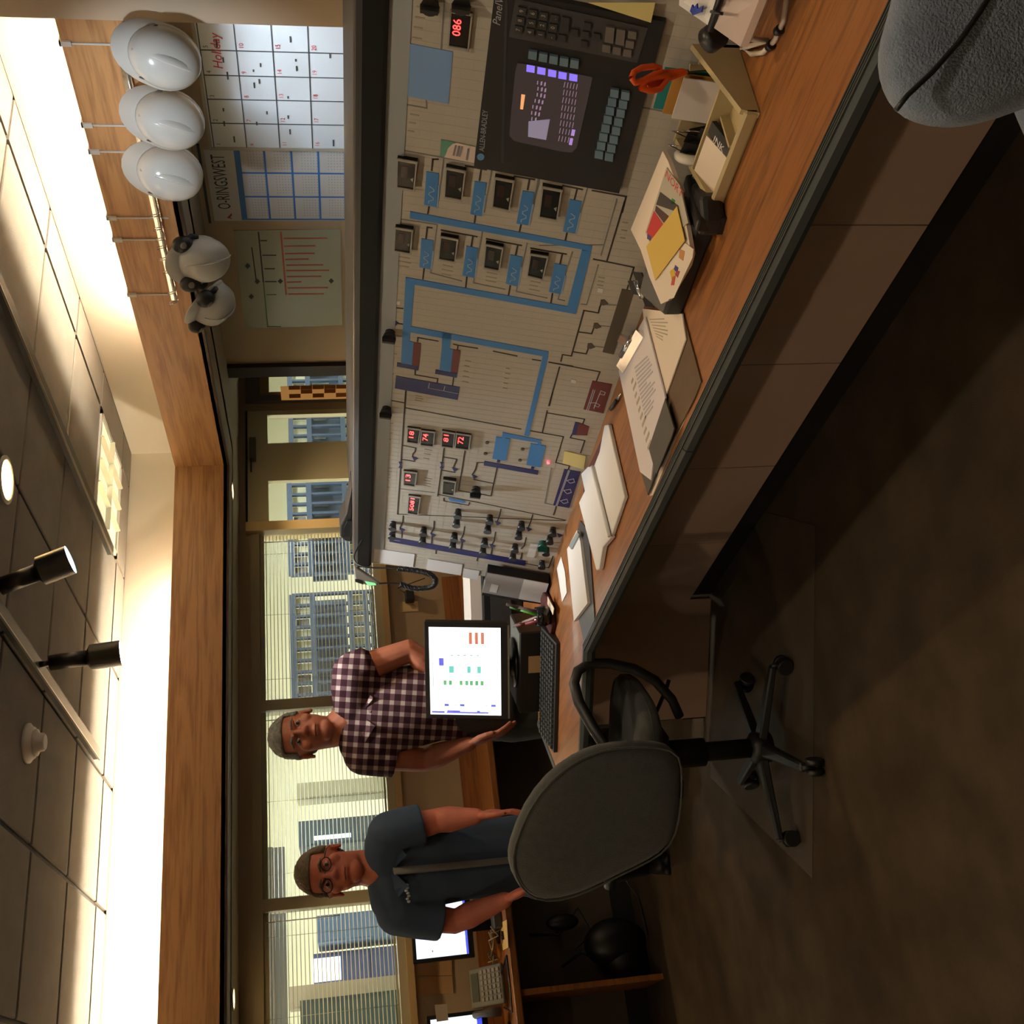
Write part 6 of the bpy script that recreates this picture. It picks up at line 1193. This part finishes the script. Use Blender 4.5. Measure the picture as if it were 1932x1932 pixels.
def cat(P, n):
    out = []
    for i in range(len(P)-1):
        p0, p1, p2, p3 = P[max(i-1, 0)], P[i], P[i+1], P[min(i+2, len(P)-1)]
        for j in range(n):
            u = j/n; out.append(.5*((2*p1)+(p2-p0)*u+(2*p0-5*p1+4*p2-p3)*u*u+(3*p1-p0-3*p2+p3)*u**3))
    return out+[P[-1]]
path = cat(ctrl, 24); MB().tube(path, .003, 6).obj('cord_core', M_BLK, t)
co_ = []; 
for i in range(24*3+6, 24*9):
    for j in range(3):
        p = path[i].lerp(path[i+1], j/3); d = (path[i+1]-path[i]).normalized(); u = d.orthogonal().normalized(); v = d.cross(u); a = (i*3+j)*1.1; co_.append(p+(u*math.cos(a)+v*math.sin(a))*.0085)
MB().tube(co_, .003, 5).obj('coil', M_BLK, t)
# ---------------------------------------------------------------- boards on the right wall
def wl(x, y, h=0): return onp(x, y, 0, XR-h)
def wq(px, h0, h1): return MB().prism([wl(*p, h0) for p in px], (-(h1-h0), 0, 0))
def wz(z, y, h): return Vector((XR-h, y, z))
M_WB = mat('whiteboard', (.80, .83, .86), .25, spec=.5); M_WBL = mat('board_line', (.24, .26, .28), .5); M_RINK = mat('red_marker', (.75, .18, .16), .6)
yR, yL = 3.05, wl(420, 272).y; zt, zb = wl(368, 45).z, 1.0
t = thing('whiteboard_calendar', 'white dry-erase calendar board with a black grid and red handwriting', 'whiteboard', (XR, (yR+yL)/2, zb))
MB().box((XR-.018, yR, zb), (XR, yL, zt)).obj('board', M_WB, t); MB().box((XR-.022, yL, zb), (XR, yL+.018, zt+.005)).box((XR-.022, yR, zt), (XR, yL+.018, zt+.014)).obj('frame', mat('board_frame', (.62, .60, .55), .4), t)
zr = [wl(x, 45).z for x in (372, 441, 511, 580, 649)]; zr.append(zr[-1]-(zr[-2]-zr[-1])); ycs = [wl(470, y).y for y in (91, 138, 183, 228)]
for z in zr: MB().box((XR-.0205, yR, z-.0022), (XR-.018, yL, z+.0022)).obj('grid_line', M_WBL, t)
for y in ycs: MB().box((XR-.0203, y-.002, zb), (XR-.018, y+.002, zr[0])).obj('grid_line', M_WBL, t)
def wtext(s, x, y, size, m_, par, h, name='handwriting', shear=0):
    a = wl(x, y, h); return MB().text(s, size, lambda p, q: a+Vector((0, -p, q)), shear=shear).obj(name, m_, par)
wtext('Holiday', 421, 131, .058, M_RINK, t, .0206, shear=.2)
rr = random.Random(4); cols = [yL]+ycs[::-1]
n_ = 0
for i in range(1, 6):
    for j in range(5):
        n_ += 1; yy = ([yL]+sorted(ycs, reverse=True))[j]
        MB().text(str(n_), .028, lambda p, q: Vector((XR-.0206, yy-.012-p, zr[i-1]-.032+q))).obj('day_number', M_RINK if i > 1 else M_WBL, t)
mb = MB()
for i in range(24):
    y, z = rr.uniform(yR+.1, yL-.03), rr.choice(zr[:5])-rr.uniform(.05, .11)
    mb.box((XR-.0206, y, z), (XR-.018, y+rr.uniform(.01, .04), z+.007))
o = mb.obj('handwriting_marks', M_WBL, t); o['kind'] = 'stuff'
# wall planner poster
PQ = [(384, 282), (648, 279), (655, 415), (405, 416)]
t = thing('wall_planner', 'O-RINGS WEST year planner poster with a blue grid between board and chart', 'poster', tuple(wl(520, 350)))
wq(PQ, 0, .003).obj('sheet', mat('poster_white', (.74, .74, .73), .7), t)
M_PB = mat('poster_blue', (.20, .42, .70), .6)
a = wl(436, 395, .0036); L_ = (a-wl(421, 281, .0036)).length; m_ = mat('poster_ink', (.16, .16, .17), .6)
MB().text('O-RINGSWEST', .092, lambda p, q: a+Vector((0, -p*L_/.665, q))).obj('lettering', m_, t)
a0, a1, b0, b1 = wl(440, 279).z, wl(651, 345).z, wl(540, 413).y, wl(540, 279).y
MB().box((XR-.0036, b1, a0-.028), (XR-.003, b0, a0)).obj('header_bar', M_PB, t)
for i in range(1, 5): z = a0-.014-(a0-.014-a1)*i/4; MB().box((XR-.0036, b1, z-.005), (XR-.003, b0, z+.005)).obj('grid_bar', M_PB, t)
for i in range(4): y = b1+(b0-b1)*i/3; MB().box((XR-.0037, y-.005, a1), (XR-.003, y+.005, a0)).obj('grid_bar', M_PB, t)
mb = MB()
for i in range(4):
    for j in range(3):
        zc = a0-.03-(a0-.014-a1)*i/4; yc = b0-.012-(b0-b1)*j/3
        for r_ in range(6):
            for c in range(7): mb.box((XR-.0036, yc-.012-c*.018-.006, zc-.03-r_*.014-.004), (XR-.003, yc-.012-c*.018, zc-.03-r_*.014))
o = mb.obj('date_print', mat('poster_print', (.58, .60, .64), .7), t); o['kind'] = 'stuff'
wq([(428, 411), (437, 402), (438, 406), (434, 410), (438, 413)], .003, .0036).obj('arrow_mark', mat('poster_red', (.55, .12, .10), .6), t)
MB().box((XR-.012, b1-.02, a1-.03), (XR-.002, b0+.02, a1-.015)).obj('bottom_rod', M_BLK, t); zt2 = wl(388, 350).z; MB().box((XR-.012, b1-.02, zt2), (XR-.002, b0+.02, zt2+.012)).obj('top_rod', M_BLK, t)
# organisation chart under clear film
t = thing('pinned_chart', 'clear covered chart with black and orange bars pinned left of the planner', 'chart', tuple(wl(540, 520)))
wq([(440, 434), (643, 432), (646, 612), (462, 620)], 0, .004).obj('sheet', mat('chart_sheet', (.60, .60, .53), .2, spec=.6), t)
M_CO = mat('chart_bar_orange', (.66, .30, .17), .6); M_CB = mat('chart_bar_black', (.17, .16, .15), .6); M_CG = mat('chart_bar_green', (.28, .38, .22), .6)
c6 = lambda x, y: (400+x/4, 400+y/4)
def bar(a, b, m_, w_): A, B = c6(*a), c6(*b); dx, dy = B[0]-A[0], B[1]-A[1]; L_ = math.hypot(dx, dy); nx, ny = -dy/L_*w_, dx/L_*w_; wq([(A[0]+nx, A[1]+ny), (B[0]+nx, B[1]+ny), (B[0]-nx, B[1]-ny), (A[0]-nx, A[1]-ny)], .004, .0048).obj('chart_bar', m_, t)
bar((520, 150), (560, 625), M_CO, 1.6)
for (x0, y0, x1) in ((540, 200, 870), (545, 258, 780), (550, 315, 775), (555, 358, 730), (560, 402, 840), (560, 443, 885), (565, 488, 825), (565, 530, 675), (570, 574, 875), (575, 620, 845)): bar((x0, y0), (x1, y0-3), M_CO, 1.2)
bar((350, 150), (388, 530), M_CB, 1.4); bar((388, 530), (420, 860), M_CG, 1.2); bar((300, 265), (335, 525), M_CB, 1.2)
for (x0, y0, x1) in ((365, 216, 415), (380, 326, 485), (395, 428, 475), (400, 525, 487)): bar((x0, y0), (x1, y0), M_CB, 1.0)
for (x0, y0, x1) in ((410, 624, 485), (415, 865, 520)): bar((x0, y0), (x1, y0), M_CG, .8)
for x, y in ((268, 408), (296, 638), (342, 524), (516, 522), (900, 520)): wq([c6(x-20, y), c6(x, y-20), c6(x+20, y), c6(x, y+20)], .004, .005).obj('chart_marker', M_CB, t)
tag(wq([(646, 448), (672, 446), (674, 480), (652, 484)], 0, .003).obj('small_flyer', mat('flyer_grey', (.64, .62, .58), .7)), 'small flyer with a leafy sketch pinned low on the right wall', 'flyer')

# ---------------------------------------------------------------- hat rack and hard hats on the oak band
XH = XW
def wd_(x, y, h=0): return onp(x, y, 0, XH-h)
rk = thing('hat_rack', 'chrome wire hook rail hung on white straps over the oak band', 'hat rack', tuple(wd_(325, 450)))
for y_, x_ in ((85, 225), (238, 240), (288, 285), (412, 318), (453, 312), (556, 322)):
    top = wd_(x_-60, y_).y; a = wd_(x_, y_, .006); MB().box((XH-.006, a.y-.0035, a.z), (XH-.002, a.y+.0035, ZW+.004)).obj('strap', M_WHITE, rk)
    MB().box((XH-.010, a.y-.010, ZW-.035), (XH-.001, a.y+.010, ZW+.006)).box((XH-.010, a.y-.010, ZW), (XH+.03, a.y+.010, ZW+.006)).obj('strap_clip', M_WHITE, rk)
r0 = wd_(332, 560); r1 = wd_(290, 70)
MB().cyl((XH-.025, r0.y, 2.215), (XH-.025, 2.70, 2.215), .006, n=10).obj('rail', M_CHROME, rk); MB().box((XH-.02, 2.70, 2.205), (XH-.012, r0.y, 2.235)).obj('rail_plate', M_CHROME, rk)
for y_ in (380, 405, 425, 440, 462, 487, 527, 545, 200, 275, 180, 60):
    yy = wd_(318, y_).y
    for o in (-.006, .006): MB().tube([(XH-.024, yy+o, 2.215), (XH-.05, yy+o, 2.20), (XH-.075, yy+o, 2.205), (XH-.085, yy+o, 2.235)], .0022, 5).obj('hook', M_CHROME, rk)
M_HAT = mat('hat_white', (.80, .79, .76), .22, spec=.5); M_HAT2 = mat('hat_grey_white', (.70, .71, .70), .3, spec=.5)
def hat(cpx, k, axis, bill, r, m_, label, muffs=False):
    c = onp(*cpx, 0, k); a = Vector(axis).normalized(); b = Vector(bill); b = (b-a*b.dot(a)).normalized(); s = a.cross(b)
    Mx = Matrix((s, b, a)).transposed()
    t = thing('hard_hat', label, 'hard hat', tuple(c), 'hard hats')
    P = lambda x, y, z: c+Mx @ Vector((x*r, y*r, z*r))
    mb = MB(); n = 32; prof = [(1.0, 0), (.99, .18), (.95, .42), (.86, .66), (.70, .84), (.48, .96), (.24, 1.02)]
    rings = [[mb.bm.verts.new(P(q*math.cos(2*math.pi*j/n)*.92, q*math.sin(2*math.pi*j/n)*1.12, z)) for j in range(n)] for q, z in prof]
    for i in range(len(rings)-1):
        for j in range(n): mb.bm.faces.new((rings[i][j], rings[i][(j+1) % n], rings[i+1][(j+1) % n], rings[i+1][j])).smooth = True
    tv = mb.bm.verts.new(P(0, 0, 1.035))
    for j in range(n): mb.bm.faces.new((rings[-1][j], rings[-1][(j+1) % n], tv)).smooth = True
    mb.bm.faces.new(rings[0][::-1]); mb.obj('shell', m_, t)
    mb = MB(); vs0, vs1, vs2 = [], [], []
    for j in range(n):
        an = 2*math.pi*j/n; ext = .05+.42*max(0, math.sin(an))**2.2; x, y = math.cos(an)*.92, math.sin(an)*1.12
        L_ = math.hypot(x, y); vs0.append(P(x*.97, y*.97, .07)); vs1.append(P(x*(1+ext/L_), y*(1+ext/L_), -.02-.18*max(0, math.sin(an)))); vs2.append(P(x*(1+ext/L_), y*(1+ext/L_), -.06-.18*max(0, math.sin(an))))
    v0 = [mb.bm.verts.new(p) for p in vs0]; v1 = [mb.bm.verts.new(p) for p in vs1]; v2 = [mb.bm.verts.new(p) for p in vs2]; v3 = [mb.bm.verts.new(P(math.cos(2*math.pi*j/n)*.90, math.sin(2*math.pi*j/n)*1.09, -.01)) for j in range(n)]
    for A, B in ((v0, v1), (v1, v2), (v2, v3)):
        for j in range(n): mb.bm.faces.new((A[j], A[(j+1) % n], B[(j+1) % n], B[j])).smooth = True
    mb.obj('brim', m_, t)
    MB().tube([P(0, 1.02*math.cos(u), .12+.94*math.sin(u)) if 0 else P(0, 1.1*math.cos(u), 1.05*math.sin(u)) for u in [math.pi*(.12+.72*i/14) for i in range(15)]], .13*r, 8, flat=.28).obj('crown_ridge', m_, t)
    for sx_ in (-1, 1): MB().ell(P(sx_*.80, .52, .22), (.035*r, .11*r, .06*r), Mx, 10, 8).obj('slot', mat('slot_dark', (.35, .33, .32), .5), t)
    if muffs:
        for sx_, yy in ((-1, .25), (1, .25)):
            q = P(sx_*.80, yy+.55, .10); MB().ell(q, (.34*r, .46*r, .36*r), Mx, 18, 12).obj('ear_cup', M_BLK, t); MB().ell(q+Mx @ Vector((0, .1*r, .28*r)), (.15*r, .20*r, .08*r), Mx, 12, 8).obj('cup_badge', mat('badge_grey', (.45, .44, .42), .5), t)
            MB().tube([P(sx_*.95, .1, .15), P(sx_*1.05, .35, .2), q], .012, 6).obj('cup_arm', M_BLK, t)
    return t
hat((310, 108), 3.30, (-.80, -.52, -.30), (.25, -.25, 1), .111, M_HAT, 'largest white hard hat, nearest the partition wall')
hat((320, 226), 3.30, (-.80, -.50, -.28), (.25, -.2, 1), .111, M_HAT, 'white hard hat second from the partition wall')
hat((320, 326), 3.30, (-.80, -.50, -.28), (.25, -.2, 1), .111, M_HAT, 'white hard hat third from the partition wall, beside the bare hooks')
hat((380, 490), 3.33, (-.55, -.50, -.62), (-.45, -.2, 1), .104, M_HAT2, 'grey white hard hat with black ear muffs, nearer of the two', True)
hat((394, 568), 3.34, (-.45, .20, -.72), (-.65, -.35, .8), .104, M_HAT2, 'grey white hard hat with black ear muffs, furthest along the rail', True)
